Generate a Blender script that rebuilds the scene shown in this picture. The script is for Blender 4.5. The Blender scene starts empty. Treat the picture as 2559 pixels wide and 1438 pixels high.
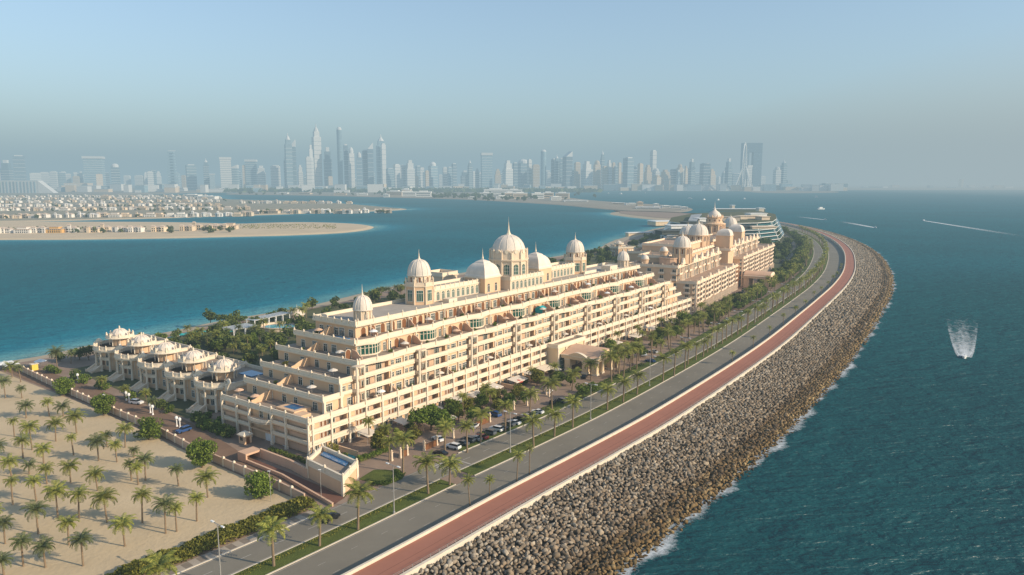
import bpy, math, random
import numpy as np
from mathutils import Matrix, Vector
random.seed(7); RNG = np.random.default_rng(7)
S = bpy.context.scene; COL = S.collection
R = math.radians
# ------------------------------------------------------------------ camera
CW, CH, FPX, HOR, CAMH = 2559., 1438., 1850., 452., 80.
TH = math.atan((CH/2-HOR)/FPX); CT, ST = math.cos(TH), math.sin(TH)
cam = bpy.data.objects.new('camera', bpy.data.cameras.new('camera')); COL.objects.link(cam)
cam.data.sensor_width = 36; cam.data.lens = FPX*36/CW
cam.data.clip_start = 1; cam.data.clip_end = 60000
cam.location = (0, 0, CAMH); cam.rotation_euler = (math.pi/2-TH, 0, 0)
S.camera = cam
def G(px, py, z=0.):                      # survey: sight line of the aerial photo met with a level z
    x = (px-1279.5)/FPX; y = (CH/2-py)/FPX
    t = (z-CAMH)/(-ST+y*CT)
    return (x*t, (CT+y*ST)*t)
def ZH(py, Y):                            # height seen at image row py above ground depth Y
    y = (CH/2-py)/FPX
    return CAMH+Y/(CT+y*ST)*(-ST+y*CT)
def PXM(Y): return FPX/(Y*CT+CAMH*ST)
# building frame: u along the sea front, w inland
BO = G(775, 1142); BA = math.atan2(.807, .59); CA, SA = math.cos(BA), math.sin(BA)
def W(u, w): return (BO[0]+u*CA-w*SA, BO[1]+u*SA+w*CA)
def UW(x, y):
    x -= BO[0]; y -= BO[1]; return (x*CA+y*SA, -x*SA+y*CA)
# ------------------------------------------------------------------ light
SUN_EL, SUN_AZ = R(25.5), math.atan2(.94, -.34)      # azimuth from +Y, clockwise
sd = Vector((math.sin(SUN_AZ)*math.cos(SUN_EL), math.cos(SUN_AZ)*math.cos(SUN_EL), math.sin(SUN_EL)))
sl = bpy.data.lights.new('sun', 'SUN'); sl.energy = 6.6; sl.angle = R(.55); sl.color = (1, .85, .65)
so = bpy.data.objects.new('sun', sl); COL.objects.link(so); so.location = (200, -100, 300)
so.rotation_euler = sd.to_track_quat('Z', 'Y').to_euler()
wd = bpy.data.worlds.new('World'); S.world = wd; wd.use_nodes = True
nt = wd.node_tree; bg = nt.nodes['Background']
sky = nt.nodes.new('ShaderNodeTexSky'); sky.sky_type = 'NISHITA'; sky.sun_disc = False
sky.sun_elevation = SUN_EL; sky.sun_rotation = SUN_AZ
sky.air_density = 1.0; sky.dust_density = .6; sky.ozone_density = 1.7; sky.altitude = 0
bg.inputs[1].default_value = .20
nt.links.new(sky.outputs[0], bg.inputs[0])
S.view_settings.view_transform = 'Standard'; S.view_settings.look = 'None'; S.view_settings.exposure = 0
S.cycles.max_bounces = 6; S.cycles.diffuse_bounces = 2; S.cycles.glossy_bounces = 2
S.cycles.transparent_max_bounces = 12; S.cycles.volume_bounces = 0
S.cycles.caustics_reflective = False; S.cycles.caustics_refractive = False
S.cycles.use_denoising = True
# ------------------------------------------------------------------ materials
MATS = {}
def newmat(name):
    m = bpy.data.materials.new(name); m.use_nodes = True; MATS[name] = m
    n = m.node_tree.nodes; return m, n, m.node_tree.links, n['Principled BSDF']
def N(n, t, **kw):
    x = n.new(t)
    for k, v in kw.items(): setattr(x, k, v)
    return x
def mulcol(n, l, fac, colsock_or_val, lo, hi):
    mr = N(n, 'ShaderNodeMapRange'); mr.inputs[3].default_value = lo; mr.inputs[4].default_value = hi
    l.new(fac, mr.inputs[0])
    mx = N(n, 'ShaderNodeMix', data_type='RGBA', blend_type='MULTIPLY'); mx.inputs[0].default_value = 1
    if isinstance(colsock_or_val, tuple): mx.inputs[6].default_value = (*colsock_or_val, 1)
    else: l.new(colsock_or_val, mx.inputs[6])
    l.new(mr.outputs[0], mx.inputs[7]); return mx.outputs[2]
def pm(name, col, rough=.75, var=.15, scale=.4, spec=.25, metal=0, bump=0, bscale=2., zs=1., isl=0., orand=0., world=False):
    m, n, l, b = newmat(name)
    b.inputs['Roughness'].default_value = rough; b.inputs['Metallic'].default_value = metal
    b.inputs['Specular IOR Level'].default_value = spec
    if world: src = N(n, 'ShaderNodeNewGeometry').outputs['Position']
    else: src = N(n, 'ShaderNodeTexCoord').outputs['Object']
    mp = N(n, 'ShaderNodeMapping'); mp.inputs['Scale'].default_value = (1, 1, zs); l.new(src, mp.inputs[0])
    c = col
    if var:
        t = N(n, 'ShaderNodeTexNoise'); t.inputs['Scale'].default_value = scale; t.inputs['Detail'].default_value = 5
        t.inputs['Roughness'].default_value = .65
        l.new(mp.outputs[0], t.inputs['Vector'])
        c = mulcol(n, l, t.outputs['Fac'], c, 1-1.8*var, 1+1.8*var)
    if isl:
        g = N(n, 'ShaderNodeNewGeometry'); c = mulcol(n, l, g.outputs['Random Per Island'], c, 1-isl, 1+isl)
    if orand:
        o = N(n, 'ShaderNodeObjectInfo'); c = mulcol(n, l, o.outputs['Random'], c, 1-orand, 1+orand)
    if isinstance(c, tuple): b.inputs['Base Color'].default_value = (*c, 1)
    else: l.new(c, b.inputs['Base Color'])
    if bump:
        t2 = N(n, 'ShaderNodeTexNoise'); t2.inputs['Scale'].default_value = bscale; t2.inputs['Detail'].default_value = 4
        l.new(mp.outputs[0], t2.inputs['Vector'])
        bp = N(n, 'ShaderNodeBump'); bp.inputs['Strength'].default_value = bump; bp.inputs['Distance'].default_value = .3
        l.new(t2.outputs['Fac'], bp.inputs['Height']); l.new(bp.outputs[0], b.inputs['Normal'])
    return m
def leafmat(name, dark, light, orand=.2):
    m, n, l, b = newmat(name)
    g = N(n, 'ShaderNodeNewGeometry')
    mx = N(n, 'ShaderNodeMix', data_type='RGBA'); mx.inputs[6].default_value = (*dark, 1); mx.inputs[7].default_value = (*light, 1)
    l.new(g.outputs['Random Per Island'], mx.inputs[0])
    o = N(n, 'ShaderNodeObjectInfo'); c = mulcol(n, l, o.outputs['Random'], mx.outputs[2], 1-orand, 1+orand)
    l.new(c, b.inputs['Base Color']); b.inputs['Roughness'].default_value = .6; b.inputs['Specular IOR Level'].default_value = .2
    tr = N(n, 'ShaderNodeBsdfTranslucent'); l.new(c, tr.inputs[0])
    ms = N(n, 'ShaderNodeMixShader'); ms.inputs[0].default_value = .25
    l.new(b.outputs[0], ms.inputs[1]); l.new(tr.outputs[0], ms.inputs[2])
    l.new(ms.outputs[0], n['Material Output'].inputs[0]); return m
M_cream = pm('cream_plaster', (.75, .59, .42), .8, .10, .12, zs=.35)
M_white = pm('white_trim', (.79, .66, .49), .75, .07, .3)
M_peach = pm('peach_plaster', (.72, .475, .285), .85, .10, .15, zs=.4)
M_salmon = pm('salmon_plaster', (.66, .42, .27), .85, .10, .3)
M_warm = pm('warm_stone', (.78, .58, .36), .8, .12, .1, zs=.4)
M_dome = pm('dome_shell', (.75, .645, .53), .65, .16, .5, zs=.3)
M_deck = pm('terrace_paving', (.34, .26, .19), .9, .22, .5)
M_roof = pm('flat_roof_screed', (.42, .36, .29), .9, .18, .25)
M_glass = pm('dark_window_glass', (.018, .035, .032), .12, .5, .7, spec=.6)
M_gglass = pm('green_window_glass', (.02, .09, .065), .12, .4, .7, spec=.6)
M_wood_shade = pm('brown_shutter_arch_shade', (.20, .085, .035), .6, .3, .9)  # shutters, doors and fences; also the shade painted into the arch panels
M_frame = pm('window_frame_white', (.75, .70, .60), .6, 0)
M_sand = pm('sand', (.57, .435, .265), .95, .12, .07, bump=.5, bscale=.8, world=True)
M_beach = pm('beach_sand', (.52, .40, .26), .95, .10, .03, world=True)
M_asph = pm('asphalt_road', (.215, .188, .143), .9, .16, .05, bump=.1, bscale=3, world=True)
M_pave = pm('paving', (.30, .21, .15), .9, .22, .12, world=True)
M_pink = pm('red_track', (.37, .155, .10), .9, .10, .10, world=True)
M_kerb = pm('pale_kerb', (.70, .60, .46), .85, .12, .5, world=True)
M_grass = pm('lawn', (.095, .115, .02), .95, .30, .35, bump=.6, bscale=3, world=True)
M_mark = pm('road_paint', (.42, .38, .32), .8, .15, .8, world=True)
M_soil = pm('garden_soil', (.105, .105, .045), .95, .3, .08, world=True)
M_trunk = pm('palm_trunk', (.24, .17, .105), .95, .3, 3., zs=2.)
M_bark = pm('tree_bark', (.13, .09, .055), .95, .3, 2.)
M_palm = leafmat('palm_frond', (.12, .15, .026), (.42, .40, .085))
M_palm2 = leafmat('palm_frond_grey', (.09, .115, .035), (.24, .25, .09))
M_leaf = leafmat('broad_leaf', (.06, .10, .014), (.24, .30, .045))
M_leafd = leafmat('dark_leaf', (.055, .082, .02), (.19, .225, .05))
M_leafy = leafmat('yellowgreen_leaf', (.09, .10, .014), (.28, .25, .04))
M_metal = pm('galvanised_metal', (.45, .42, .38), .45, .1, 1., metal=.4)
M_red = pm('red_fabric', (.45, .05, .03), .8, .1, 1.)
M_cloth = pm('cream_canvas', (.72, .62, .50), .9, .1, .6)
M_teal = pm('teal_canvas', (.03, .36, .36), .9, .15, .6)
M_pool = pm('pool_water', (.03, .16, .33), .08, .15, .5, spec=.5)
M_pool2 = pm('turquoise_pool_water', (.03, .36, .40), .08, .15, .5, spec=.5)
M_white2 = pm('bright_white_paint', (.85, .82, .76), .6, .05, .5)
# ------------------------------------------------------------------ mesh builder
class MB:
    def __init__(s): s.v = []; s.f = []; s.m = []
    def box(s, x0, x1, y0, y1, z0, z1, mi=0):
        o = len(s.v)
        s.v += [(x0,y0,z0),(x1,y0,z0),(x1,y1,z0),(x0,y1,z0),(x0,y0,z1),(x1,y0,z1),(x1,y1,z1),(x0,y1,z1)]
        for q in ((3,2,1,0),(4,5,6,7),(0,1,5,4),(1,2,6,5),(2,3,7,6),(3,0,4,7)):
            s.f.append(tuple(o+i for i in q)); s.m.append(mi)
        return s
    def poly(s, pts, mi=0):
        o = len(s.v); s.v += [tuple(p) for p in pts]; s.f.append(tuple(range(o, o+len(pts)))); s.m.append(mi); return s
    def prism(s, out, z0, z1, mi=0, mt=None, bottom=True):     # out: CCW outline
        o = len(s.v); n = len(out)
        s.v += [(x,y,z0) for x,y in out]+[(x,y,z1) for x,y in out]
        for i in range(n):
            j = (i+1) % n; s.f.append((o+i,o+j,o+n+j,o+n+i)); s.m.append(mi)
        s.f.append(tuple(o+n+i for i in range(n))); s.m.append(mi if mt is None else mt)
        if bottom: s.f.append(tuple(o+n-1-i for i in range(n))); s.m.append(mi)
        return s
    def lathe(s, prof, n=12, cx=0, cy=0, mi=0, a0=0., a1=None, sx=1, sy=1):
        full = a1 is None; a1 = a0+2*math.pi if full else a1
        o = len(s.v); k = n if full else n+1
        for r, z in prof:
            for i in range(k):
                a = a0+(a1-a0)*i/n; s.v.append((cx+sx*r*math.cos(a), cy+sy*r*math.sin(a), z))
        for j in range(len(prof)-1):
            for i in range(n):
                b = (i+1) % k
                s.f.append((o+j*k+i, o+j*k+b, o+(j+1)*k+b, o+(j+1)*k+i)); s.m.append(mi)
        if full and prof[-1][0] > .02: s.f.append(tuple(o+(len(prof)-1)*k+i for i in range(n))); s.m.append(mi)
        return s
    def tube(s, p0, p1, r0, r1=None, n=6, mi=0):
        r1 = r0 if r1 is None else r1
        a = Vector(p0); b = Vector(p1); d = (b-a).normalized()
        x = d.orthogonal().normalized(); y = d.cross(x); o = len(s.v)
        for c, r in ((a, r0), (b, r1)):
            for i in range(n):
                t = 2*math.pi*i/n; s.v.append(tuple(c+x*(r*math.cos(t))+y*(r*math.sin(t))))
        for i in range(n):
            j = (i+1) % n; s.f.append((o+i,o+j,o+n+j,o+n+i)); s.m.append(mi)
        s.f.append(tuple(o+n+i for i in range(n))); s.m.append(mi); return s
    def add(s, other, x=0, y=0, z=0, rz=0, sc=1, sx=1, sy=1, sz=1):
        c, q = math.cos(rz), math.sin(rz); o = len(s.v)
        for a, b, d in other.v:
            a *= sc*sx; b *= sc*sy; d *= sc*sz; s.v.append((x+a*c-b*q, y+a*q+b*c, z+d))
        s.f += [tuple(o+i for i in f) for f in other.f]; s.m += other.m; return s
    def mesh(s, name, mats, smooth=False):
        me = bpy.data.meshes.new(name); me.from_pydata(s.v, [], s.f)
        for m in (mats if isinstance(mats, (list, tuple)) else [mats]): me.materials.append(m)
        if max(s.m, default=0): me.polygons.foreach_set('material_index', s.m)
        if smooth:
            me.polygons.foreach_set('use_smooth', [True]*len(s.f)); me.set_sharp_from_angle(angle=R(38))
        me.update(); return me
    def build(s, name, mats, parent=None, loc=(0,0,0), rz=0, smooth=False):
        return place(s.mesh(name, mats, smooth), name, parent, loc, rz)
def place(me, name, parent=None, loc=(0,0,0), rz=0, sc=None):
    o = bpy.data.objects.new(name, me); COL.objects.link(o); o.parent = parent
    o.location = loc; o.rotation_euler = (0,0,rz)
    if sc is not None: o.scale = (sc,sc,sc) if not isinstance(sc, tuple) else sc
    return o
def tag(o, label=None, cat=None, group=None, kind=None):
    if label: o['label'] = label
    if cat: o['category'] = cat
    if group: o['group'] = group
    if kind: o['kind'] = kind
    return o
def thing(name, label, cat, loc=(0,0,0), rz=0, group=None, sc=None):
    return tag(place(None, name, None, loc, rz, sc), label, cat, group)
def struct(name, mb, m, smooth=False): return tag(mb.build(name, m, smooth=smooth), kind='structure')
def dup(root, loc, rz=0, label=None, group=None, sc=None):
    r = root.copy(); COL.objects.link(r); r.location = loc; r.rotation_euler = (0,0,rz)
    if sc is not None: r.scale = (sc,sc,sc) if not isinstance(sc, tuple) else sc
    tag(r, label, None, group)
    for ch in root.children:
        c = ch.copy(); COL.objects.link(c); c.parent = r
        for g in ch.children:
            d = g.copy(); COL.objects.link(d); d.parent = c
    return r
def worlddist(parent, p):
    c, q = math.cos(parent.rotation_euler[2]), math.sin(parent.rotation_euler[2])
    x = parent.location[0]+p[0]*c-p[1]*q; y = parent.location[1]+p[0]*q+p[1]*c
    return math.hypot(x, y)
def multi(parent, name, items, limit=100, smooth=False):
    """items: (key, MB, mats, x, y, z, rz[, scale]); the nearest ones are parts, what is left over is one 'stuff' part"""
    items = sorted(items, key=lambda t: worlddist(parent, (t[3], t[4])))
    cache = {}; out = []
    for t in items[:limit]:
        if t[0] not in cache: cache[t[0]] = t[1].mesh(name, t[2], smooth)
        out.append(place(cache[t[0]], name, parent, (t[3], t[4], t[5]), t[6], t[7] if len(t) > 7 else None))
    if len(items) > limit:
        mb = MB(); mats = []
        for t in items[limit:]:
            ms = t[2] if isinstance(t[2], (list, tuple)) else [t[2]]
            for m in ms:
                if m not in mats: mats.append(m)
            idx = [mats.index(m) for m in ms]; k = len(mb.m)
            sc = t[7] if len(t) > 7 else 1
            if isinstance(sc, tuple): mb.add(t[1], t[3], t[4], t[5], t[6], 1, *sc)
            else: mb.add(t[1], t[3], t[4], t[5], t[6], sc)
            mb.m[k:] = [idx[i] for i in mb.m[k:]]
        tag(mb.build(name, mats, parent, smooth=smooth), kind='stuff')
    return out
ORD = ['first','second','third','fourth','fifth','sixth','seventh','eighth','ninth','tenth','eleventh','twelfth','thirteenth','fourteenth','fifteenth','sixteenth','seventeenth','eighteenth','nineteenth','twentieth']
def ordn(i):
    if i < 20: return ORD[i]
    i += 1; return '%d%s' % (i, 'th' if 10 <= i % 100 <= 20 else {1:'st',2:'nd',3:'rd'}.get(i % 10, 'th'))
# ================================================================== land, roads, water
ctrl = [(-128,12),(-95,47),(-58,94),(-20,142),(2,171),(25,200),(54,238),(97,300),(133,355),(172,419),(211,484),(254,558),(297,640),(340,733),(375,815),(407,900),(440,1002),(470,1116),(496,1250),(510,1400),(505,1560),(478,1720),(430,1850),(360,1940),(270,1985)]
def catmull(P, step=4.):
    P = [np.array(p, float) for p in P]; P = [2*P[0]-P[1]]+P+[2*P[-1]-P[-2]]; out = []
    for i in range(1, len(P)-2):
        n = max(2, int(np.linalg.norm(P[i+1]-P[i])/step))
        for k in range(n):
            t = k/n; a, b, c, d = P[i-1:i+3]
            out.append(.5*((2*b)+(-a+c)*t+(2*a-5*b+4*c-d)*t*t+(-a+3*b-3*c+d)*t**3))
    out.append(P[-2]); return np.array(out)
CV = catmull(ctrl)
for _ in range(6): CV[1:-1] = .25*CV[:-2]+.5*CV[1:-1]+.25*CV[2:]
TG = np.gradient(CV, axis=0); TG /= np.linalg.norm(TG, axis=1)[:, None]
NL = np.stack([-TG[:, 1], TG[:, 0]], 1)             # inland normal
SL = np.concatenate([[0], np.cumsum(np.linalg.norm(np.diff(CV, axis=0), axis=1))])
def curve(s, d):
    i = np.interp(s, SL, np.arange(len(SL))); k = np.arange(len(SL))
    c = np.array([np.interp(i, k, CV[:, 0]), np.interp(i, k, CV[:, 1])])
    n = np.array([np.interp(i, k, NL[:, 0]), np.interp(i, k, NL[:, 1])])
    return c+n*d
def sd_of(x, y):                                    # nearest (s, d) of a point
    q = np.array([x, y])-CV; i = int(np.argmin((q**2).sum(1)))
    return float(SL[i]+(q[i]*TG[i]).sum()), float((q[i]*NL[i]).sum())
def heading(s):
    a = curve(s-1, 0); b = curve(s+1, 0); return math.atan2(b[1]-a[1], b[0]-a[0])
def ribbon(d0, d1, z0, z1=None, s0=0, s1=None, step=4., mb=None, mi=0, wob=0):
    """flat strip between two offsets"""
    z1 = z0 if z1 is None else z1; s1 = SL[-1] if s1 is None else s1
    mb = mb or MB(); n = max(1, int((s1-s0)/step)); ss = [s0+(s1-s0)*i/n for i in range(n+1)]
    o = len(mb.v)
    for s in ss:
        a = curve(s, d0); b = curve(s, d1)
        mb.v += [(a[0], a[1], z0), (b[0], b[1], z1)]
    for i in range(n): mb.f.append((o+2*i+2, o+2*i+3, o+2*i+1, o+2*i)[::-1] if d1 < d0 else (o+2*i, o+2*i+2, o+2*i+3, o+2*i+1)); mb.m.append(mi)
    return mb
def wallrib(d0, d1, z0, z1, s0=0, s1=None, step=4., mb=None, mi=0):
    """solid strip (kerb, wall) with top and two sides; d0 < d1"""
    mb = mb or MB()
    ribbon(d0, d1, z1, None, s0, s1, step, mb, mi); ribbon(d0, d0, z0, z1, s0, s1, step, mb, mi); ribbon(d1, d1, z1, z0, s0, s1, step, mb, mi)
    s1 = SL[-1] if s1 is None else s1
    for s in (s0, s1):
        a = curve(s, d0); b = curve(s, d1)
        mb.poly([(a[0],a[1],z0),(b[0],b[1],z0),(b[0],b[1],z1),(a[0],a[1],z1)], mi)
    return mb
SEND = 1560.                                        # road is hidden by trees beyond
# --- lagoon shore line
shore = [W(-420,206), W(-160,215), W(-40,221), W(14,217), W(35,222), W(82,223), W(120,229), W(179,229), W(240,242), W(294,252), W(380,262), W(480,272), W(560,274), W(660,282), G(1530,604,-3.5), G(1575,590,-3.5), G(1640,572,-3.5), G(1720,556,-3.5), (300,1620), (250,1830), (262,1960)]
shore_c = catmull(shore, 10.)
inner_c = np.array([curve(s, -1.2) for s in np.linspace(0, SL[-1], 160)])
mb = MB()
outline = [tuple(p) for p in inner_c]+[tuple(p) for p in shore_c[::-1]]+[(-520, 140)]
# inland offset of the shore for the beach slope
def offs(line, d):
    t = np.gradient(line, axis=0); t /= np.linalg.norm(t, axis=1)[:, None]
    return line+np.stack([t[:, 1], -t[:, 0]], 1)*d
sh_in = offs(shore_c, 22.)
NG = 170
def resamp(line, n):
    q = np.concatenate([[0], np.cumsum(np.linalg.norm(np.diff(line, axis=0), axis=1))]); t = np.linspace(0, q[-1], n)
    return np.stack([np.interp(t, q, line[:, 0]), np.interp(t, q, line[:, 1])], 1)
ra, rb_ = resamp(inner_c, NG), resamp(sh_in, NG)
for a, b in zip(ra, rb_): mb.v += [(a[0], a[1], -.02), (b[0], b[1], -.02)]
for i in range(NG-1): mb.f.append((2*i, 2*i+2, 2*i+3, 2*i+1)); mb.m.append(0)
struct('ground', mb, M_pave)
mb = MB(); o = 0
sh_out = offs(shore_c, -14.); nS = len(shore_c)
for a, b, c in zip(offs(shore_c, 25.), shore_c, sh_out): mb.v += [(a[0],a[1],.02), (b[0],b[1],-3.35), (c[0],c[1],-5.2)]
for i in range(nS-1):
    for k in (0, 1): mb.f.append((3*i+k, 3*i+k+1, 3*i+k+4, 3*i+k+3)); mb.m.append(0)
struct('beach', mb, M_beach, True)
# --- sand lot beside the villas
mb = MB()
sand = [W(-13.5,205), W(-14.5,160), W(-15,100), W(-18,50), W(-20,14), W(-21,-18)]
sand += [tuple(curve(s, 47)) for s in np.linspace(sd_of(*W(-21,-24))[0], 20, 14)]
sand += [(-330, 60), W(-300,150), W(-300,205), W(-150, 205)]
mb.poly([(x, y, .02) for x, y in sand]); struct('sand', mb, M_sand)
# --- road, promenade
struct('road', ribbon(7.7, 23.3, .02, s0=20, s1=SEND), M_asph)
struct('road', ribbon(29.3, 38.2, .03, s0=20, s1=SEND), M_asph)
struct('promenade', ribbon(-.9, 7.3, 2.0, s0=20, s1=SEND+40), M_pink)
struct('promenade_wall', wallrib(7.3, 7.9, -.01, 2.7, 20, SEND), M_kerb)
struct('sea_wall', wallrib(-1.7, -.9, -.2, 2.45, 20, SEND+40), M_kerb)
mb = MB()
GAP0 = sd_of(*G(1143,1213))[0]; GAP1 = GAP0+7.5
for a, b in ((20, GAP0), (GAP1, SEND)):
    wallrib(23.3, 23.65, 0, .16, a, b, 4, mb); wallrib(28.95, 29.3, 0, .16, a, b, 4, mb)
wallrib(38.2, 38.55, 0, .16, 20, sd_of(*G(860,1290))[0], 4, mb)
sL0 = sd_of(*G(1165,1140))[0]; wallrib(38.2, 38.55, 0, .16, sL0, SEND, 4, mb)
struct('kerb', mb, M_kerb)
mb = MB()
for a, b in ((20, GAP0), (GAP1, SEND)): ribbon(23.65, 28.95, .13, None, a, b, 3, mb)
struct('median', mb, M_grass)
struct('pavement', ribbon(38.55, 41.4, .12, None, 20, sd_of(*G(860,1290))[0]), pm('pavement_slabs', (.40, .33, .25), .9, .2, .35, world=True))
mb = MB(); s = 22
while s < sd_of(*G(860,1290))[0]-3: ribbon(38.8, 41.2, .126, None, s, s+1.7, 2, mb); s += 3.4
struct('pavement', mb, pm('dark_pavement_slabs', (.24, .19, .14), .9, .2, .5, world=True))
struct('verge', ribbon(38.55, 42.5, .12, None, sL0+2, SEND), M_grass)
# markings
mb = MB(); s = 24
while s < SEND-10:
    ribbon(13.5, 13.6, .024, None, s, s+2, 3, mb); ribbon(18.4, 18.5, .024, None, s, s+2, 3, mb)
    ribbon(33.6, 33.78, .034, None, s, s+3, 3, mb); s += 9
ribbon(8.3, 8.45, .024, None, 20, SEND, 6, mb); ribbon(22.8, 22.95, .024, None, 20, SEND, 6, mb)
ribbon(37.75, 37.9, .034, None, 20, SEND, 6, mb); ribbon(29.7, 29.85, .034, None, 20, SEND, 6, mb)
cw = sd_of(*G(1148,1188))[0]
for k in range(6): ribbon(30.3+1.25*k, 30.95+1.25*k, .038, None, cw, cw+4.2, 3, mb)
ribbon(29.9, 37.8, .038, None, cw+7.5, cw+8.0, 2, mb)
mk = struct('road_marking', mb, M_mark)
mb = MB(); ribbon(3.0, 3.1, 2.006, None, 20, SEND, 4, mb); struct('track_line', mb, pm('dark_line', (.16,.07,.05), .9, 0))
# --- grounds left of the road: lawns and planting sheets
def sheet(name, pts, z, m): return struct(name, MB().poly([(x, y, z) for x, y in pts]), m)
sheet('lawn', [W(-3,-24), W(4,-22.5), W(6,-25), W(8,-31), W(4,-33.5), W(-2,-33)], .10, M_grass)
M_drive = pm('villa_drive', (.22, .135, .085), .9, .2, .1, world=True)
sheet('driveway', [W(-12,190), W(-13.6,160), W(-14,100), W(-17,50), W(-19,14), W(-20,-24), W(-12,-30), W(-11,14), W(-6,40), W(-3,62), W(-3,100), W(-2,150), W(-3,185)], .012, M_drive)
sheet('garden_bed', [W(-2,62), W(60,50), W(270,55), W(300,60), W(300,190), W(180,205), W(90,195), W(60,190), W(40,165), W(5,165)], .02, M_soil)
sheet('garden_bed', [W(285,65), W(300,200), W(420,225), W(560,240), W(700,250), W(760,160), W(660,110), W(560,75), W(420,60)], .03, M_soil)
gp = [tuple(curve(s, 43)) for s in np.linspace(sd_of(*W(545,10))[0], SEND, 20)]
sheet('garden_lawn', [W(560,45)]+gp+[(330, 1500), (300, 1100), (262, 860)], .03, M_soil)
for a, b, c, d in ((860, 960, 70, 92), (985, 1080, 72, 90)):
    sheet('lawn', [tuple(curve(s, c)) for s in np.linspace(a, b, 8)]+[tuple(curve(s, d)) for s in np.linspace(b, a, 8)], .06, M_grass)
struct('service_road', ribbon(57, 61, .07, None, sd_of(*W(545,10))[0]+20, SEND-60), pm('service_road_paving', (.20,.165,.13), .9, .2, .1, world=True))
# --- rock slope: base sheet, boulders
PROF = [(-1.4, 1.7), (-6, .6), (-14, -.75), (-21, -1.7), (-24, -2.7), (-27, -2.5), (-31, -3.7), (-36, -5.5)]
pd = np.array([p[0] for p in PROF])[::-1]; pz = np.array([p[1] for p in PROF])[::-1]
mb = MB()
for (a, za), (b, zb) in zip(PROF[:-1], PROF[1:]): ribbon(b, a, zb-.45, za-.45, 0, SL[-1], 6, mb)
M_rockbase = pm('revetment_gravel', (.085, .07, .05), .95, .4, .7, world=True)
struct('revetment_base', mb, M_rockbase)
def rockmat():
    m, n, l, b = newmat('boulder_stone')
    g = N(n, 'ShaderNodeNewGeometry'); o = N(n, 'ShaderNodeObjectInfo')
    ad = N(n, 'ShaderNodeMath', operation='ADD'); l.new(g.outputs['Random Per Island'], ad.inputs[0]); l.new(o.outputs['Random'], ad.inputs[1])
    fr = N(n, 'ShaderNodeMath', operation='FRACT'); l.new(ad.outputs[0], fr.inputs[0])
    cr = N(n, 'ShaderNodeValToRGB'); e = cr.color_ramp.elements
    e[0].position = 0; e[0].color = (.12, .10, .08, 1); e[1].position = 1; e[1].color = (.42, .38, .315, 1)
    for p, c in ((.25, (.20,.168,.13,1)), (.5, (.28,.225,.165,1)), (.72, (.235,.215,.185,1)), (.9, (.34,.30,.245,1))):
        x = e.new(p); x.color = c
    l.new(fr.outputs[0], cr.inputs[0])
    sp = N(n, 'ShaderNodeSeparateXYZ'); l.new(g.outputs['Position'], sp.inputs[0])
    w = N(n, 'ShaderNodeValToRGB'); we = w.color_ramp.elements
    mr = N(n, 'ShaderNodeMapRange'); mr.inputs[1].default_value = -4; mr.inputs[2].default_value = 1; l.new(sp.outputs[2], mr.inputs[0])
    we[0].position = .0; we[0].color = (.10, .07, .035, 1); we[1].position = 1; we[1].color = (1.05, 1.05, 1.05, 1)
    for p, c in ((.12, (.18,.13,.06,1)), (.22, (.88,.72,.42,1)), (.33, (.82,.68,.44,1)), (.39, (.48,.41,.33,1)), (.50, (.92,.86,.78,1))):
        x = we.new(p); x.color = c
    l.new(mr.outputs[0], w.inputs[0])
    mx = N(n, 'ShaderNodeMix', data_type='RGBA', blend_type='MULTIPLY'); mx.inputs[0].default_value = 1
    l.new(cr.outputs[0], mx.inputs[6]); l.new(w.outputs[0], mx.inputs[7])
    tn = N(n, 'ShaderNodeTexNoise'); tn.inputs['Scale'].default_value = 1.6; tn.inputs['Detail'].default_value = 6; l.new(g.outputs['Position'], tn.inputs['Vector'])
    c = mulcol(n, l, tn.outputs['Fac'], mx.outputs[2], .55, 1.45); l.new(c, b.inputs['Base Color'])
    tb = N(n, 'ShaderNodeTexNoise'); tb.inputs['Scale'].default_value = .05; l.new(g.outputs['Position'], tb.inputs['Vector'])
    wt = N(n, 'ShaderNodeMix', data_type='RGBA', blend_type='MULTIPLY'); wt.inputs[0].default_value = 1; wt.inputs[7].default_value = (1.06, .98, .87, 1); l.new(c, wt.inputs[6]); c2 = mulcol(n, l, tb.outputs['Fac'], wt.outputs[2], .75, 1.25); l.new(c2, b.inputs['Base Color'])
    b.inputs['Roughness'].default_value = .9; b.inputs['Specular IOR Level'].default_value = .2; return m
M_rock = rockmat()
def ico(sub):
    import bmesh
    bm = bmesh.new(); bmesh.ops.create_icosphere(bm, subdivisions=sub, radius=1)
    v = np.array([x.co[:] for x in bm.verts]); f = np.array([[q.index for q in x.verts] for x in bm.faces]); bm.free(); return v, f
IV1, IF1 = ico(1); IV2, IF2 = ico(2)
def rockverts(base, n):
    """n angular boulders: unit spheres cut by random planes and stretched"""
    V = np.repeat(base[None], n, 0)
    for _ in range(10):
        d = RNG.normal(size=(n, 3)); d /= np.linalg.norm(d, axis=1)[:, None]
        h = RNG.uniform(.35, .8, n)
        t = np.einsum('nvk,nk->nv', V, d)-h[:, None]
        V = V-np.clip(t, 0, None)[..., None]*d[:, None]
    V *= RNG.uniform(.75, 1.3, (n, 1, 3))*np.array([1, 1, .8])
    return V
def rotz(V, a):
    c, s = np.cos(a)[:, None], np.sin(a)[:, None]
    return np.stack([V[..., 0]*c-V[..., 1]*s, V[..., 0]*s+V[..., 1]*c, V[..., 2]], -1)
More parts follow.
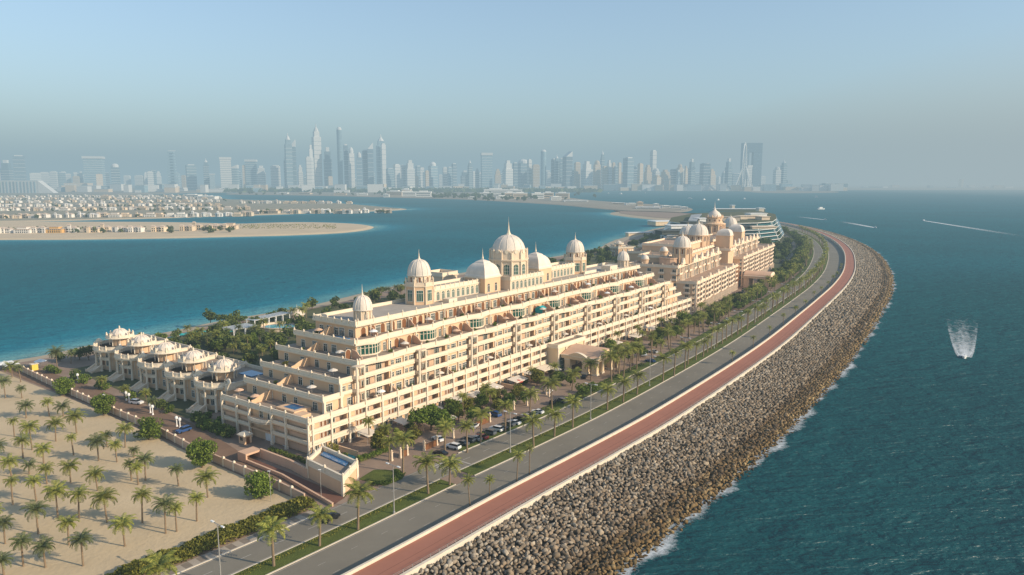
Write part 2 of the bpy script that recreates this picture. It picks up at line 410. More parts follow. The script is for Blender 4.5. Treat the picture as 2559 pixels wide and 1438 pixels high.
def npmesh(name, V, F, mat):
    me = bpy.data.meshes.new(name); nv = V.shape[0]*V.shape[1]; nf = V.shape[0]*F.shape[0]
    me.vertices.add(nv); me.vertices.foreach_set('co', V.reshape(-1).astype('f'))
    FF = (F[None]+(np.arange(V.shape[0])*V.shape[1])[:, None, None]).reshape(-1).astype('i')
    k = F.shape[1]
    me.loops.add(nf*k); me.loops.foreach_set('vertex_index', FF)
    me.polygons.add(nf); me.polygons.foreach_set('loop_start', np.arange(0, nf*k, k, dtype='i')); me.polygons.foreach_set('loop_total', np.full(nf, k, dtype='i'))
    me.materials.append(mat); me.update(calc_edges=True); return me
def scatter(s0, s1, cell):
    """jittered cells along the slope -> s, d"""
    ns, nd = int((s1-s0)/cell), int(31.5/cell)
    s, d = np.meshgrid(np.arange(ns), np.arange(nd), indexing='ij')
    s = s0+(s+.5*(d % 2)+RNG.uniform(-.32, .32, s.shape))*cell; d = -2.0-(d+.5+RNG.uniform(-.32, .32, d.shape))*cell
    return s.ravel(), d.ravel()
def rockpos(s, d):
    p = np.array([curve(a, b) for a, b in zip(s, d)]); z = np.interp(d, pd, pz)
    return np.concatenate([p, z[:, None]], 1)
S_NEAR = sd_of(*curve(0, 0))[0]
s_vis = 118.                                         # slope enters the frame about here
sa, da = scatter(s_vis, 470, 1.02); PA = rockpos(sa, da)
sb, db = scatter(470, 1560, 1.6); PB = rockpos(sb, db)
order = np.argsort(PA[:, 0]**2+PA[:, 1]**2)
# only those inside the frame count as nearest
def infr(p): 
    f = p[1]*CT-(p[2]-CAMH)*ST; x = 1279.5+FPX*p[0]/f; y = 719-FPX*(p[1]*ST+(p[2]-CAMH)*CT)/f
    return -20 < x < 2580 and y < 1440
near = [i for i in order[:4000] if infr(PA[i])][:280]
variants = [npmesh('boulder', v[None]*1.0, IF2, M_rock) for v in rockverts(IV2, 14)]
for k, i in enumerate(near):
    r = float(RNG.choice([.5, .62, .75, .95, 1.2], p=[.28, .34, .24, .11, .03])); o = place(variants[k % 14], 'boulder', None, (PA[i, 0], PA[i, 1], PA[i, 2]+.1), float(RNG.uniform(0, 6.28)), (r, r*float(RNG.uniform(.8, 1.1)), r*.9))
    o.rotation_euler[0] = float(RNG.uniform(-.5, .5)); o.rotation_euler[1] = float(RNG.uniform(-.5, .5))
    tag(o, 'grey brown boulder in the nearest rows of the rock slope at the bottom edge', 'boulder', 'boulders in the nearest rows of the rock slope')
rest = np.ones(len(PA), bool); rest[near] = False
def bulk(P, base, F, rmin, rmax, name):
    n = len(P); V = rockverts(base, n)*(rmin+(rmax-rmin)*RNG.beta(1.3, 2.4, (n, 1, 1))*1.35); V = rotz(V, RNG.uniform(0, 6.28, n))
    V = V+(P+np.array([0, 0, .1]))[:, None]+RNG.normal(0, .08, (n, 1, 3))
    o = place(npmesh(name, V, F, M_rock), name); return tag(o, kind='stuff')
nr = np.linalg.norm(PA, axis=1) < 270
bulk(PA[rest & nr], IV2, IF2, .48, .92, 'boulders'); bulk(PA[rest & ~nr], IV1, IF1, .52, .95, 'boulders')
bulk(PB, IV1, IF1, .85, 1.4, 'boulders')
# --- sea
def lin(a, b, t): return a+(b-a)*t
def watermat():
    m, n, l, b = newmat('sea_water')
    at = N(n, 'ShaderNodeAttribute', attribute_name='shallow')
    g = N(n, 'ShaderNodeNewGeometry')
    t0 = N(n, 'ShaderNodeTexNoise'); t0.inputs['Scale'].default_value = .006; t0.inputs['Detail'].default_value = 4; l.new(g.outputs['Position'], t0.inputs['Vector'])
    cr = N(n, 'ShaderNodeValToRGB'); e = cr.color_ramp.elements
    e[0].color = (.0003, .025, .0235, 1); e[1].color = (.20, .24, .19, 1)
    for p, c in ((.30, (.0008, .062, .068, 1)), (.62, (.009, .148, .195, 1)), (.85, (.09, .25, .26, 1))):
        x = e.new(p); x.color = c
    l.new(at.outputs['Fac'], cr.inputs[0])
    c = mulcol(n, l, t0.outputs['Fac'], cr.outputs[0], .75, 1.25)
    n.remove(b); df = N(n, 'ShaderNodeBsdfDiffuse'); gs = N(n, 'ShaderNodeBsdfGlossy'); gs.inputs['Roughness'].default_value = .42
    ms = N(n, 'ShaderNodeMixShader'); ms.inputs[0].default_value = .055
    l.new(c, df.inputs[0]); l.new(df.outputs[0], ms.inputs[1]); l.new(gs.outputs[0], ms.inputs[2]); l.new(ms.outputs[0], n['Material Output'].inputs[0])
    hs = None
    for sc, st, w in ((.055, (1., 2.4, 1), 1.6), (.19, (1., 2.2, 1), .62), (.6, (1, 1.7, 1), .22)):
        mp = N(n, 'ShaderNodeMapping'); mp.inputs['Scale'].default_value = st; mp.inputs['Rotation'].default_value = (0, 0, R(-14)); l.new(g.outputs['Position'], mp.inputs[0])
        t = N(n, 'ShaderNodeTexNoise'); t.inputs['Scale'].default_value = sc; t.inputs['Detail'].default_value = 3; t.inputs['Roughness'].default_value = .55; t.inputs['Distortion'].default_value = .4
        l.new(mp.outputs[0], t.inputs['Vector'])
        mu = N(n, 'ShaderNodeMath', operation='MULTIPLY'); mu.inputs[1].default_value = w; l.new(t.outputs['Fac'], mu.inputs[0])
        if hs is None: hs = mu.outputs[0]
        else:
            ad = N(n, 'ShaderNodeMath', operation='ADD'); l.new(hs, ad.inputs[0]); l.new(mu.outputs[0], ad.inputs[1]); hs = ad.outputs[0]
    bp = N(n, 'ShaderNodeBump'); bp.inputs['Strength'].default_value = 1.; bp.inputs['Distance'].default_value = 2.2
    cw2 = mulcol(n, l, hs, c, .35, 1.25); l.new(cw2, df.inputs[0])  # wave shading put into the colour: troughs darker, crests lighter
    l.new(hs, bp.inputs['Height']); l.new(bp.outputs[0], df.inputs['Normal']); l.new(bp.outputs[0], gs.inputs['Normal'])
    return m
M_sea = watermat()
# grid denser near the island, 'shallow' attribute from the distance to the beaches
gx = np.concatenate([[-40000,-15000,-6000,-3000], np.arange(-2000, 1001, 25), [1500,3000,6000,15000,40000]])
gy = np.concatenate([[-3000, -500, 0], np.arange(60, 2200, 25), np.arange(2200, 5000, 100), [6000, 8000, 12000, 20000, 45000]])
X, Y = np.meshgrid(gx, gy, indexing='ij')
# ---- far shores (needed for the shallow water tint)
def GP(pts, z=-3.5): return [G(x, y, z) for x, y in pts]
I1 = GP([(-200,603),(0,600),(150,600),(300,598),(450,596),(600,592),(700,590),(800,586),(870,582),(915,576),(937,570),(930,565),(890,561),(820,558),(740,557),(660,559),(590,562),(500,558),(300,556),(0,556),(-200,556)])
I2 = GP([(-200,557),(0,556),(150,553),(300,549),(450,545),(600,540),(700,537),(800,533),(900,530),(980,527),(1025,524),(1000,521),(950,517),(860,509),(760,503),(650,501),(560,499),(540,490),(400,486.5),(200,485.5),(0,484.5),(-200,484)])
I3 = GP([(540,487),(700,488),(850,491),(960,494),(1080,497),(1180,500),(1300,507),(1400,513),(1480,521),(1560,528),(1610,534),(1680,533),(1725,529),(1735,522),(1700,516),(1620,511),(1560,508),(1470,501),(1420,494),(1300,485),(1180,481),(1000,480),(800,480.5),(600,481.5)])
I4 = GP([(1470,476.8),(1700,477),(1860,478),(1890,483),(2000,483.5),(2095,482),(2098,479.5),(2060,477),(1950,476)])
MAIN = GP([(-900,494),(0,491),(250,486.5),(420,484),(600,481),(800,478),(1100,476.6),(1500,475.8),(1860,475.5),(2100,475),(2559,474.5),(3300,474.5)])
def closed(P, step):
    P = P+[P[0]]; out = []
    for a, b in zip(P[:-1], P[1:]):
        n = max(1, int(math.dist(a, b)/step))
        out += [(a[0]+(b[0]-a[0])*i/n, a[1]+(b[1]-a[1])*i/n) for i in range(n)]
    return np.array(out)
def smooth_closed(P, k=2):
    for _ in range(k):
        Q = []
        for a, b in zip(P, P[1:]+P[:1]): Q += [(a[0]*.75+b[0]*.25, a[1]*.75+b[1]*.25), (a[0]*.25+b[0]*.75, a[1]*.25+b[1]*.75)]
        P = Q
    return P
def islet(P, name, mat, top=-1.6, inset=10, mt=None):
    P = smooth_closed(P); A = np.array(P); t = np.roll(A, -1, 0)-np.roll(A, 1, 0); t /= np.linalg.norm(t, axis=1)[:, None]+1e-9
    B_ = A-np.stack([t[:, 1], -t[:, 0]], 1)*inset; n = len(P); mb = MB()
    mb.v += [(x, y, -3.6) for x, y in A]+[(x, y, top) for x, y in B_]
    for i in range(n): j = (i+1) % n; mb.f.append((i, j, n+j, n+i)); mb.m.append(0)
    mb.f.append(tuple(range(n, 2*n))); mb.m.append(1 if mt else 0)
    return struct(name, mb, [mat, mt] if mt else mat)
M_isle = pm('island_sand', (.60, .46, .29), .95, .12, .02, world=True)
M_land = pm('far_land', (.30, .25, .18), .95, .3, .01, world=True)
M_gard = pm('island_garden_ground', (.30, .26, .17), .95, .4, .05, world=True)
islet(I1, 'sand_island', M_isle); islet(I2, 'sand_island', M_isle, inset=20, mt=M_gard); islet(I3, 'crescent_island', M_land); islet(I4, 'crescent_island', M_land, inset=15)
mb = MB().poly([(x, y, -1.8) for x, y in MAIN]+[(40000, 44000, -1.8), (-40000, 44000, -1.8)]); struct('mainland', mb, M_land)
mb = MB(); P = [MAIN[0]]+MAIN
for a, b in zip(MAIN[:-1], MAIN[1:]): mb.poly([(a[0],a[1]-40,-3.6),(b[0],b[1]-40,-3.6),(b[0],b[1],-1.79),(a[0],a[1],-1.79)])
struct('mainland_beach', mb, M_isle)
# ---- sea
SH = np.concatenate([shore_c, closed(I1, 12), closed(I2, 15)])
pts = np.stack([X.ravel(), Y.ravel()], 1)
D = np.full(len(pts), 1e9)
for k in range(0, len(SH), 200): D = np.minimum(D, np.sqrt(((pts[:, None]-SH[None, k:k+200])**2).sum(2)).min(1))
sh = np.interp(D, [0, 8, 18, 36, 90, 300], [1, .88, .70, .57, .47, .42])
# seaward side of the main island: deep tint, paling with distance as painted haze
ci = np.argmin(((pts[:, None, :]-CV[None, ::6])**2).sum(2), 1); q = pts-CV[::6][ci]; side = (q*NL[::6][ci]).sum(1)
Ds = np.abs(side)
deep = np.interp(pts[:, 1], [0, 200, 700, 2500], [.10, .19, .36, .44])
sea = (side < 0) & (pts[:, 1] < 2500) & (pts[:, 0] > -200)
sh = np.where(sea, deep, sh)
sh = np.where(pts[:, 1] > 2500, np.maximum(.44, np.where(D < 60, .7, .44)), sh)
me = bpy.data.meshes.new('sea'); nx, ny = X.shape
V = np.stack([X.ravel(), Y.ravel(), np.full(X.size, -3.5)], 1); me.vertices.add(len(V)); me.vertices.foreach_set('co', V.reshape(-1).astype('f'))
ii, jj = np.meshgrid(np.arange(nx-1), np.arange(ny-1), indexing='ij'); b = (ii*ny+jj).ravel()
F = np.stack([b, b+ny, b+ny+1, b+1], 1); nf = len(F)
me.loops.add(nf*4); me.loops.foreach_set('vertex_index', F.reshape(-1).astype('i')); me.polygons.add(nf)
me.polygons.foreach_set('loop_start', np.arange(0, nf*4, 4, dtype='i')); me.polygons.foreach_set('loop_total', np.full(nf, 4, 'i'))
me.materials.append(M_sea); me.update(calc_edges=True)
at = me.attributes.new('shallow', 'FLOAT', 'POINT'); at.data.foreach_set('value', sh.astype('f'))
tag(place(me, 'sea'), kind='structure')
# ---- foam
def foammat(name, scale, lo, hi, stretch=(1,1,1)):
    m, n, l, b = newmat(name)
    b.inputs['Base Color'].default_value = (.78, .80, .78, 1); b.inputs['Roughness'].default_value = .8
    at = N(n, 'ShaderNodeAttribute', attribute_name='cover'); g = N(n, 'ShaderNodeTexCoord')
    mp = N(n, 'ShaderNodeMapping'); mp.inputs['Scale'].default_value = stretch; l.new(g.outputs['Object'], mp.inputs[0])
    t = N(n, 'ShaderNodeTexNoise'); t.inputs['Scale'].default_value = scale; t.inputs['Detail'].default_value = 7; t.inputs['Roughness'].default_value = .7; t.inputs['Distortion'].default_value = .8
    l.new(mp.outputs[0], t.inputs['Vector'])
    ad = N(n, 'ShaderNodeMath', operation='ADD'); l.new(t.outputs['Fac'], ad.inputs[0]); l.new(at.outputs['Fac'], ad.inputs[1])
    mr = N(n, 'ShaderNodeMapRange'); mr.inputs[1].default_value = lo; mr.inputs[2].default_value = hi; l.new(ad.outputs[0], mr.inputs[0])
    l.new(mr.outputs[0], b.inputs['Alpha']); return m
M_foam = foammat('sea_foam', .6, .98, 1.5)
M_wake = foammat('wake_foam', .33, .68, 1.35, (.5, 1.2, 1))
def covermesh(name, verts, faces, cov, mat):
    me = bpy.data.meshes.new(name); me.from_pydata(verts, [], faces); me.materials.append(mat); me.update()
    a = me.attributes.new('cover', 'FLOAT', 'POINT'); a.data.foreach_set('value', np.array(cov, 'f')); return me
vs, fs, cs = [], [], []
ss = np.arange(60, 1500, 3.)
for s in ss:
    lobe = .5+.5*math.sin(s*.11)*math.sin(s*.047+1)
    for d, c in ((-28.5, .55), (-30.2, .74), (-31.8, .46*lobe+.38), (-34, .42*lobe+.10), (-39, -.25)):
        p = curve(s, d+1.2*math.sin(s*.31)); vs.append((p[0], p[1], -3.38)); cs.append(c)
for i in range(len(ss)-1):
    for k in range(4): fs.append((5*i+k, 5*i+k+1, 5*i+k+6, 5*i+k+5))
tag(place(covermesh('surf', vs, fs, cs, M_foam), 'surf'), kind='structure')
# ================================================================== terraced apartment building
WC = {}; TERR = []
def win(w, h, cols=2, rows=2, arch=False, glass=None):
    key = (w, h, cols, rows, arch, glass.name if glass else 0)
    if key in WC: return key, WC[key], [glass or M_glass, M_frame]
    mb = MB(); hw = w/2
    if arch:
        r = hw; zz = h-r; pts = [(-hw, 0), (hw, 0), (hw, zz)]+[(hw*math.cos(t), zz+r*math.sin(t)) for t in np.linspace(.3, math.pi-.3, 6)]+[(-hw, zz)]
        o = len(mb.v); n = len(pts)
        mb.v += [(x, -.04, z) for x, z in pts]+[(x, .06, z) for x, z in pts]
        mb.f.append(tuple(range(o, o+n))); mb.m.append(0)
        for i in range(n): j = (i+1) % n; mb.f.append((o+j, o+i, o+n+i, o+n+j)); mb.m.append(1)
    else: mb.box(-hw, hw, -.04, .06, 0, h, 0)
    t = .07 if w < 3 else .09
    for x in [-hw]+[hw]: mb.box(x-t, x+t, -.10, .05, 0, h if not arch else h-hw, 1)
    if not arch: mb.box(-hw+t, hw-t, -.10, .05, h-t, h+t, 1)
    for c in range(1, cols): x = -hw+w*c/cols; mb.box(x-.055, x+.055, -.09, -.042, 0, h-t if not arch else h-.1, 1)
    for k in range(1, rows): z = h*(.72 if rows == 2 else k/rows); mb.box(-hw+t, hw-t, -.085, -.041, z-.05, z+.05, 1)
    mb.box(-hw-.12, hw+.12, -.16, .05, -.14, 0, 1)
    WC[key] = mb; return key, mb, [glass or M_glass, M_frame]
def W_(items, spec, x, y, z, rz=0):
    k, mb, mats = win(*spec[:4], **(spec[4] if len(spec) > 4 else {})); items.append((k, mb, mats, x, y, z, rz))
def rail(mb, u0, u1, w0, w1, z0, z1, t=.22, mi=0, sides='FLBR', corn=.32):
    """parapet round a terrace: wall, cornice below, coping on top; sections butt"""
    for s in sides:
        for e, za, zb in ((0, z0, z1-.14), (corn, z0-.42, z0), (corn*.6, z0-.7, z0-.42), (.08, z1-.14, z1)):
            i = t+ (.08 if e == .08 else 0)
            if s == 'F': mb.box(u0-e, u1+e, w0-e, w0+i, za, zb, mi)
            if s == 'B': mb.box(u0-e, u1+e, w1-i, w1+e, za, zb, mi)
            if s == 'L': mb.box(u0-e, u0+i, w0+i, w1-i, za, zb, mi)
            if s == 'R': mb.box(u1-i, u1+e, w0+i, w1-i, za, zb, mi)
POST = MB().box(-.24,.24,-.24,.24,0,1.35).box(-.32,.32,-.32,.32,1.35,1.5).lathe([(.12,1.5),(.24,1.68),(.26,1.85),(.16,2.05),(.02,2.2)], 8)
B = thing('terraced_building', 'long cream terraced apartment block with white domes along its roof, beside the palm lined road', 'building', (BO[0], BO[1], 0), BA)
win_items, col_items, div_items, post_items, arch_items = [], [], [], [], []
M_log_shade = pm('shaded_loggia_wall', (.58, .40, .265), .85, .2, .4)  # browner than the peach wall: recess shade put into the colour
mb = MB().prism([(1.2,2.9),(279.6,2.9),(279.6,44),(1.2,44)], 0, 10.28, 0, 1)
PU0, PDU = 1.2, 7.0
FL = (0., 3.42, 6.85)
for k in range(40):
    a, b = PU0+PDU*k, min(PU0+PDU*(k+1), 279.6)
    if 125 < a+3.5 < 148: continue
    for zf in FL[1:]:
        wb = 2.9 if k % 2 else 1.05
        if k % 2 == 0: mb.box(a, b, wb, 2.9, zf, zf+3.0, 0)
    mb.box(a, b, 1.9, 2.9, 0, 3.05, 0)
    uc = (a+b)/2
    for zf in FL[1:]:
        if k % 2: W_(win_items, (3.3, 2.45, 4, 1), uc-1.4, 2.82, zf+.05); MB().box(a+.1, b-.1, 2.86, 2.9, zf, zf+3).build('shaded_loggia_wall', M_log_shade, B)
        else:
            for du, ww in ((-2.35, .7), (.55, .95), (2.05, 1.15)): W_(win_items, (ww, 2.15, 1, 1, dict(glass=M_wood_shade)), uc+du, 1.01, zf+.1)
    W_(win_items, (2.6, 2.6, 4, 2), uc-1.2, 1.86, .05); W_(win_items, (1.1, 2.4, 2, 2), uc+2., 1.86, .05)
pod = mb.build('podium', [M_peach, M_deck], B)
# floor bands with solid balustrade, front and left end
mb = MB()
for zf in FL[1:]:
    for a, b in ((0, 125.5), (148.5, 280)):
        mb.box(a, b, 0, 2.9, zf-.42, zf, 1); mb.box(a, b, -.02, .2, zf, zf+.85); mb.box(a, b, -.16, .32, zf+.85, zf+.98); mb.box(a, b, -.12, .2, zf-.42, zf-.1) if 0 else mb.box(a, b, -.12, -.001, zf-.72, zf-.1); mb.box(a, b, 0, .22, zf-.72, zf-.421)
    mb.box(0, 1.2, 2.9, 44, zf-.42, zf, 1)
    for a, b in ((.2, 17.7), (28.9, 44)): mb.box(-.02, .2, a, b, zf, zf+.85); mb.box(-.16, .32, a, b, zf+.85, zf+.98)
    # bowed balcony in the middle bay
    pts = [(0-2.6*math.sin(t), 23.3+5.6*math.cos(t)) for t in np.linspace(math.pi, 0, 11)]
    if zf > 5:
        ring = pts+[(x+.35, 23.3+(w-23.3)*.95) for x, w in pts[::-1]]
        mb.prism([(x, w) for x, w in pts][::-1]+[], zf-.42, zf, 0); 
        for (x0, w0), (x1, w1) in zip(pts[:-1], pts[1:]): mb.poly([(x0,w0,zf-.5),(x0,w0,zf+.95),(x1,w1,zf+.95),(x1,w1,zf-.5)]); mb.poly([(x0+.2,w0,zf+.95),(x0,w0,zf+.95),(x1,w1,zf+.95),(x1+.2,w1,zf+.95)]); mb.poly([(x1+.2,w1,zf),(x1+.2,w1,zf+.95),(x0+.2,w0,zf+.95),(x0+.2,w0,zf)])
mb.build('balcony_band', [M_white, M_peach], B)
mb = MB(); rail(mb, 0, 280, 0, 44.5, 10.28, 11.4, sides='FLR'); mb.build('parapet', M_white, B)
COLM = MB().box(-.27,.27,-.34,.3,0,10.0).box(-.45,.45,-.45,.4,0,.9).box(-.42,.42,-.42,.36,9.3,9.58)
POSTW = MB().box(-.3,.3,-.3,.3,0,1.28).lathe([(.2,1.28),(.3,1.45),(.26,1.7),(.02,1.95)], 8)
for k in range(41):
    u = min(PU0+PDU*k, 279.6)
    if 125 < u < 148.4: continue
    col_items.append(('pc', COLM, M_white, u, -.05, 0, 0)); post_items.append(('pp', POSTW, M_white, u, .0, 10.28, 0))
for w in (.3, 10.8, 17.7, 28.9, 35.7, 43.7): col_items.append(('pc', COLM, M_white, -.05, w, 0, -math.pi/2)); post_items.append(('pp', POSTW, M_white, 0, w, 10.28, 0))
post_items.append(('pp', POSTW, M_white, 0, 23.3, 10.28, 0))
# end wall openings
for w in (20.2, 24.4): W_(win_items, (1.7, 2.3, 2, 1), 1.16, w, 6.9, -math.pi/2)
W_(win_items, (1.5, 1.6, 2, 1), 1.16, 14.5, 7.6, -math.pi/2)
for w, n, h in ((20.4, 4.6, 2.7), (13.2, 2.4, 1.9)):
    d = MB().box(-n/2, n/2, -.1, .05, 0, h)
    for i in range(1, 5): d.box(-n/2, n/2, -.13, -.101, h*i/5-.03, h*i/5+.03)
    d.build('garage_door', M_white2, B, (1.18, w, .02), -math.pi/2)
# salmon infill panels of the end wall
mb = MB()
for a, b in ((.9,10.3),(11.3,17.2),(29.4,35.2),(36.2,43.2)):
    for zf in FL: MB().box(.95, 1.2, a, b, zf+(.98 if zf else .3), zf+2.3).build('wall_panel', M_salmon, B)
pass
# upper tiers
TI = [(8, 272, 3.0, 43, 10.28, 14.4), (14.5, 264, 3.0, 43, 14.4, 18.55), (22, 256, 3.0, 44.5, 18.55, 22.7), (27.5, 250, 10.2, 41.5, 22.7, 27.4), (33, 243, 15.6, 37.5, 27.4, 32.1)]
BAYS = [21.8+28.25*i for i in range(9)]
mb = MB(); pr = MB()
for i, (u0, u1, w0, w1, z0, z1) in enumerate(TI):
    wf = w0+1.9 if i < 3 else w0+ (.6 if i == 3 else 1.3)
    mb.prism([(u0+.9, wf), (u1-.9, wf), (u1-.9, w1), (u0+.9, w1)], z0, z1, 0, 1 if i < 4 else 2)
    if i < 2:      # parapet only where the next tier is set back
        n0, n1 = TI[i+1][:2]
        rail(pr, u0, n0+1, w0, w1, z1, z1+1.15, sides='FL'); rail(pr, n1-1, u1, w0, w1, z1, z1+1.15, sides='FR')
    elif i == 2 or i == 3:
        rail(pr, u0, u1, w0, w1, z1, z1+1.15, sides='LR')
        # gently bowed front parapet
        us = np.linspace(u0, u1, 150); amp = 1.0 if i == 2 else 1.3
        def bow(u): return w0-(amp*max(0, math.sin((u-21.8)/28.25*2*math.pi-1.2))**1.5)
        f = [bow(u) for u in us]
        for a, b, wa, wb in zip(us[:-1], us[1:], f[:-1], f[1:]):
            for e, za, zb in ((0, z1, z1+1.02), (.34, z1-.5, z1), (.2, z1-.8, z1-.5), (.09, z1+1.02, z1+1.15)):
                pr.poly([(a,wa-e,za),(b,wb-e,za),(b,wb-e,zb),(a,wa-e,zb)]); pr.poly([(a,wa-e,zb),(b,wb-e,zb),(b,wb+.35,zb),(a,wa+.35,zb)]); pr.poly([(b,wb-e,za),(a,wa-e,za),(a,wa+.4,za),(b,wb+.4,za)])
            pr.poly([(b,wb+.22,z1),(a,wa+.22,z1),(a,wa+.22,z1+1.15),(b,wb+.22,z1+1.15)])
            mb.poly([(a,wa,z1+.01),(b,wb,z1+.01),(b,w0+2,z1+.01),(a,w0+2,z1+.01)], 1)
            mb.poly([(b,wb,z1-.5),(a,wa,z1-.5),(a,wf+.1,z1-.5),(b,wf+.1,z1-.5)], 0)
        for u in np.arange(u0+1, u1, 7.06): post_items.append(('pq', POSTW, M_white, u, bow(u)+.1, z1, 0))
    else: rail(pr, u0, u1, w0, w1, z1, z1+1.2)
    for w in np.arange(w0+.2, w1, (w1-w0-.5)/6): post_items.append(('pq', POSTW, M_white, u0+.05, w, z1, 0))
for u in np.arange(34, 243, 7.06): post_items.append(('pt', POST, M_white, u, 15.7, 32.1, 0))
# loggia walls of the three middle floors
for i, u in enumerate(BAYS):
    ue = BAYS[i+1] if i < 8 else 250
    for f, z in enumerate((10.28, 14.4, 18.55)):
        mb.box(max(u+14, TI[f][0]+1), ue-2.2, 3.5, 4.9, z, z+3.65, 0)
    mb.box(u-1.3, u+1.3, 3.4, 4.9, 10.28, 22.2, 0)
for f in range(3): mb.box(TI[f][0]+.9, 20.4, 3.5, 4.9, TI[f][4], TI[f][4]+3.65, 0)
mb.build('terrace_tier', [M_peach, M_deck, M_roof], B)
pr.build('parapet', M_white, B)
# balconies and bay towers
mb = MB()
SC = MB().lathe([(.62,0),(.62,.5),(.42,.9),(.34,1.3),(.30,3.2),(.34,11.6),(.5,12.0)], 8)
TC = MB().lathe([(.75,0),(.72,.5),(.5,1.1),(.42,1.6),(.40,12.0)], 8)
SCB = MB().lathe([(.62,0),(.62,.5),(.42,.9),(.32,1.3),(.30,7.9)], 8)
for i, u in enumerate(BAYS):
    ue = BAYS[i+1] if i < 8 else 250
    tw = MB().box(u-1.2, u+1.2, 3.1, 3.399, 10.28, 22.2, 0)
    for z in (14.4, 18.55):
        tw_pts = [(u-2.3, 3.4), (u-1.9, 1.7), (u-1.0, .95), (u+1.0, .95), (u+1.9, 1.7), (u+2.3, 3.4)]
        tw.prism(tw_pts, z-.45, z, 1)
        for (x0, w0), (x1, w1) in zip(tw_pts[:-1], tw_pts[1:]): tw.poly([(x0,w0,z-.5),(x1,w1,z-.5),(x1,w1,z+1.05),(x0,w0,z+1.05)]); tw.poly([(x0,w0,z+1.05),(x1,w1,z+1.05),(x1,w1+.25,z+1.05),(x0,w0+.25,z+1.05)])
        if i == 8 and z > 14.5: continue
        for a, b, wf in ((u+2.4, u+14.2, 2.35), (u+14.2, ue-2.4, 3.0)):
            b = min(b, 262)
            mb.box(a, b, wf, 5, z-.42, z, 1); mb.box(a, b, wf-.02, wf+.2, z, z+.98); mb.box(a, b, wf-.14, wf+.32, z+.98, z+1.1); mb.box(a, b, wf-.12, wf-.021, z-.5, z-.12)
    for du in (-1.55, 1.55): col_items.append(('tc', TC, M_white, u+du, 1.55, 10.28, 0))
    tw.prism([(u-2.3, 3.2), (u-1.9, 1.5), (u-1.0, .75), (u+1.0, .75), (u+1.9, 1.5), (u+2.3, 3.2)], 22.2, 22.68, 0)
    tw.build('bay_tower', [M_cream, M_peach], B)
    for du in (7.2, 14.1): col_items.append(('sb', SCB, M_white, u+du, 2.55, 10.28, 0))
    if i < 8: col_items.append(('sc', SC, M_white, u+21, 3.25, 10.28, 0))
    for f, z in enumerate((10.28, 14.4, 18.55)):
        MB().box(u+2.4, u+13.9, 4.86, 4.9, z, z+3.6).build('shaded_loggia_wall', M_log_shade, B)
        W_(win_items, (2.9, 2.8, 4, 2), u+4.6, 4.82, z+.05); W_(win_items, (2.5, 2.6, 3, 2), u+10.8, 4.82, z+.1)
        if i < 8:
            for du, ww in ((15.7, 1.3), (18.5, 2.5), (22.2, 1.4), (24.7, 2.3)): W_(win_items, (ww, 2.45, 2 if ww < 1.5 else 3, 2), u+du, 3.46, z+.15)
        W_(win_items, (1.1, 2.4, 1, 1, dict(glass=M_wood_shade)), u, 3.36, z+.1)
    # curved dividing walls on the podium roof
    pts = [(4.9, 0), (.5, 0), (.5, 1.35), (1.0, 1.5), (1.7, 1.95), (2.6, 2.6), (3.4, 2.85), (4.9, 2.9)]
    for uu in (u+14.6, u+7.4):
        if uu > 262: continue
        d = MB(); n = len(pts)
        d.v += [(-.14, w, z) for w, z in pts]+[(.14, w, z) for w, z in pts]
        d.f += [tuple(range(n)), tuple(range(2*n-1, n-1, -1))]+[(j, i2, n+i2, n+j) for i2, j in ((a, (a+1) % n) for a in range(n))]; d.m += [0]*(n+2)
        if uu > u+10: div_items.append(('d0', d, M_salmon, uu, 0, 10.28, 0))
for f, z in ((0, 10.28), (1, 14.4)):
    for uu, ww in (((10.4, 2.6), (15.2, 1.2), (18.6, 1.9)), ((16.4, 1.5), (18.9, 1.3)))[f]: W_(win_items, (ww, 2.5, 3, 2), uu, 3.46, z+.1)
mb.box(8.5, 19.6, 3.0, 5, 13.98, 14.4, 1); mb.box(8.5, 19.6, 2.98, 3.2, 14.4, 15.38); mb.box(15, 19.6, 3.0, 5, 18.13, 18.55, 1); mb.box(15, 19.6, 2.98, 3.2, 18.55, 19.5)
for u, h in ((8.4, 4.0), (14.9, 8.2)): col_items.append(('ec%d' % h, MB().box(-.4,.4,-.3,.5,0,h).box(-.55,.55,-.42,.6,0,.7), M_white, u, 3.0, 10.28, 0))
mb.build('balcony', [M_white, M_peach], B)
# upper two floors: bow windows, arches, columns, dividers
bw = MB(); mbu = MB()
ARCH = MB(); pts = [(-1.05, 0), (1.05, 0), (1.05, 2.2)]+[(1.05*math.cos(t), 2.2+1.05*math.sin(t)) for t in np.linspace(.25, math.pi-.25, 7)]+[(-1.05, 2.2)]
n = len(pts); ARCH.v += [(x, -.03, z) for x, z in pts]+[(x*1.16, -.10, z*1.05) for x, z in pts]+[(x*1.16, .05, z*1.05) for x, z in pts]
ARCH.f.append(tuple(range(n))); ARCH.m.append(0)  # flat dark face, the shade of the arch recess put into its colour
for k in range(n): j = (k+1) % n; ARCH.f += [(k, n+k, n+j, j), (n+k, 2*n+k, 2*n+j, n+j)]; ARCH.m += [1, 1]
DIVP = [(0, 0), (-4.6, 0), (-4.6, 1.2), (-3.9, 1.25), (-3.2, 1.7), (-2.4, 2.5), (-1.4, 2.9), (0, 3.0)]
def divider(sc=1):
    d = MB(); n = len(DIVP); d.v += [(-.16, w*sc, z) for w, z in DIVP]+[(.16, w*sc, z) for w, z in DIVP]
    d.f += [tuple(range(n-1, -1, -1)), tuple(range(n, 2*n))]+[(i2, (i2+1) % n, n+(i2+1) % n, n+i2) for i2 in range(n)]; d.m += [0]*(n+2); return d
DV = divider(); DVE = divider(.78)
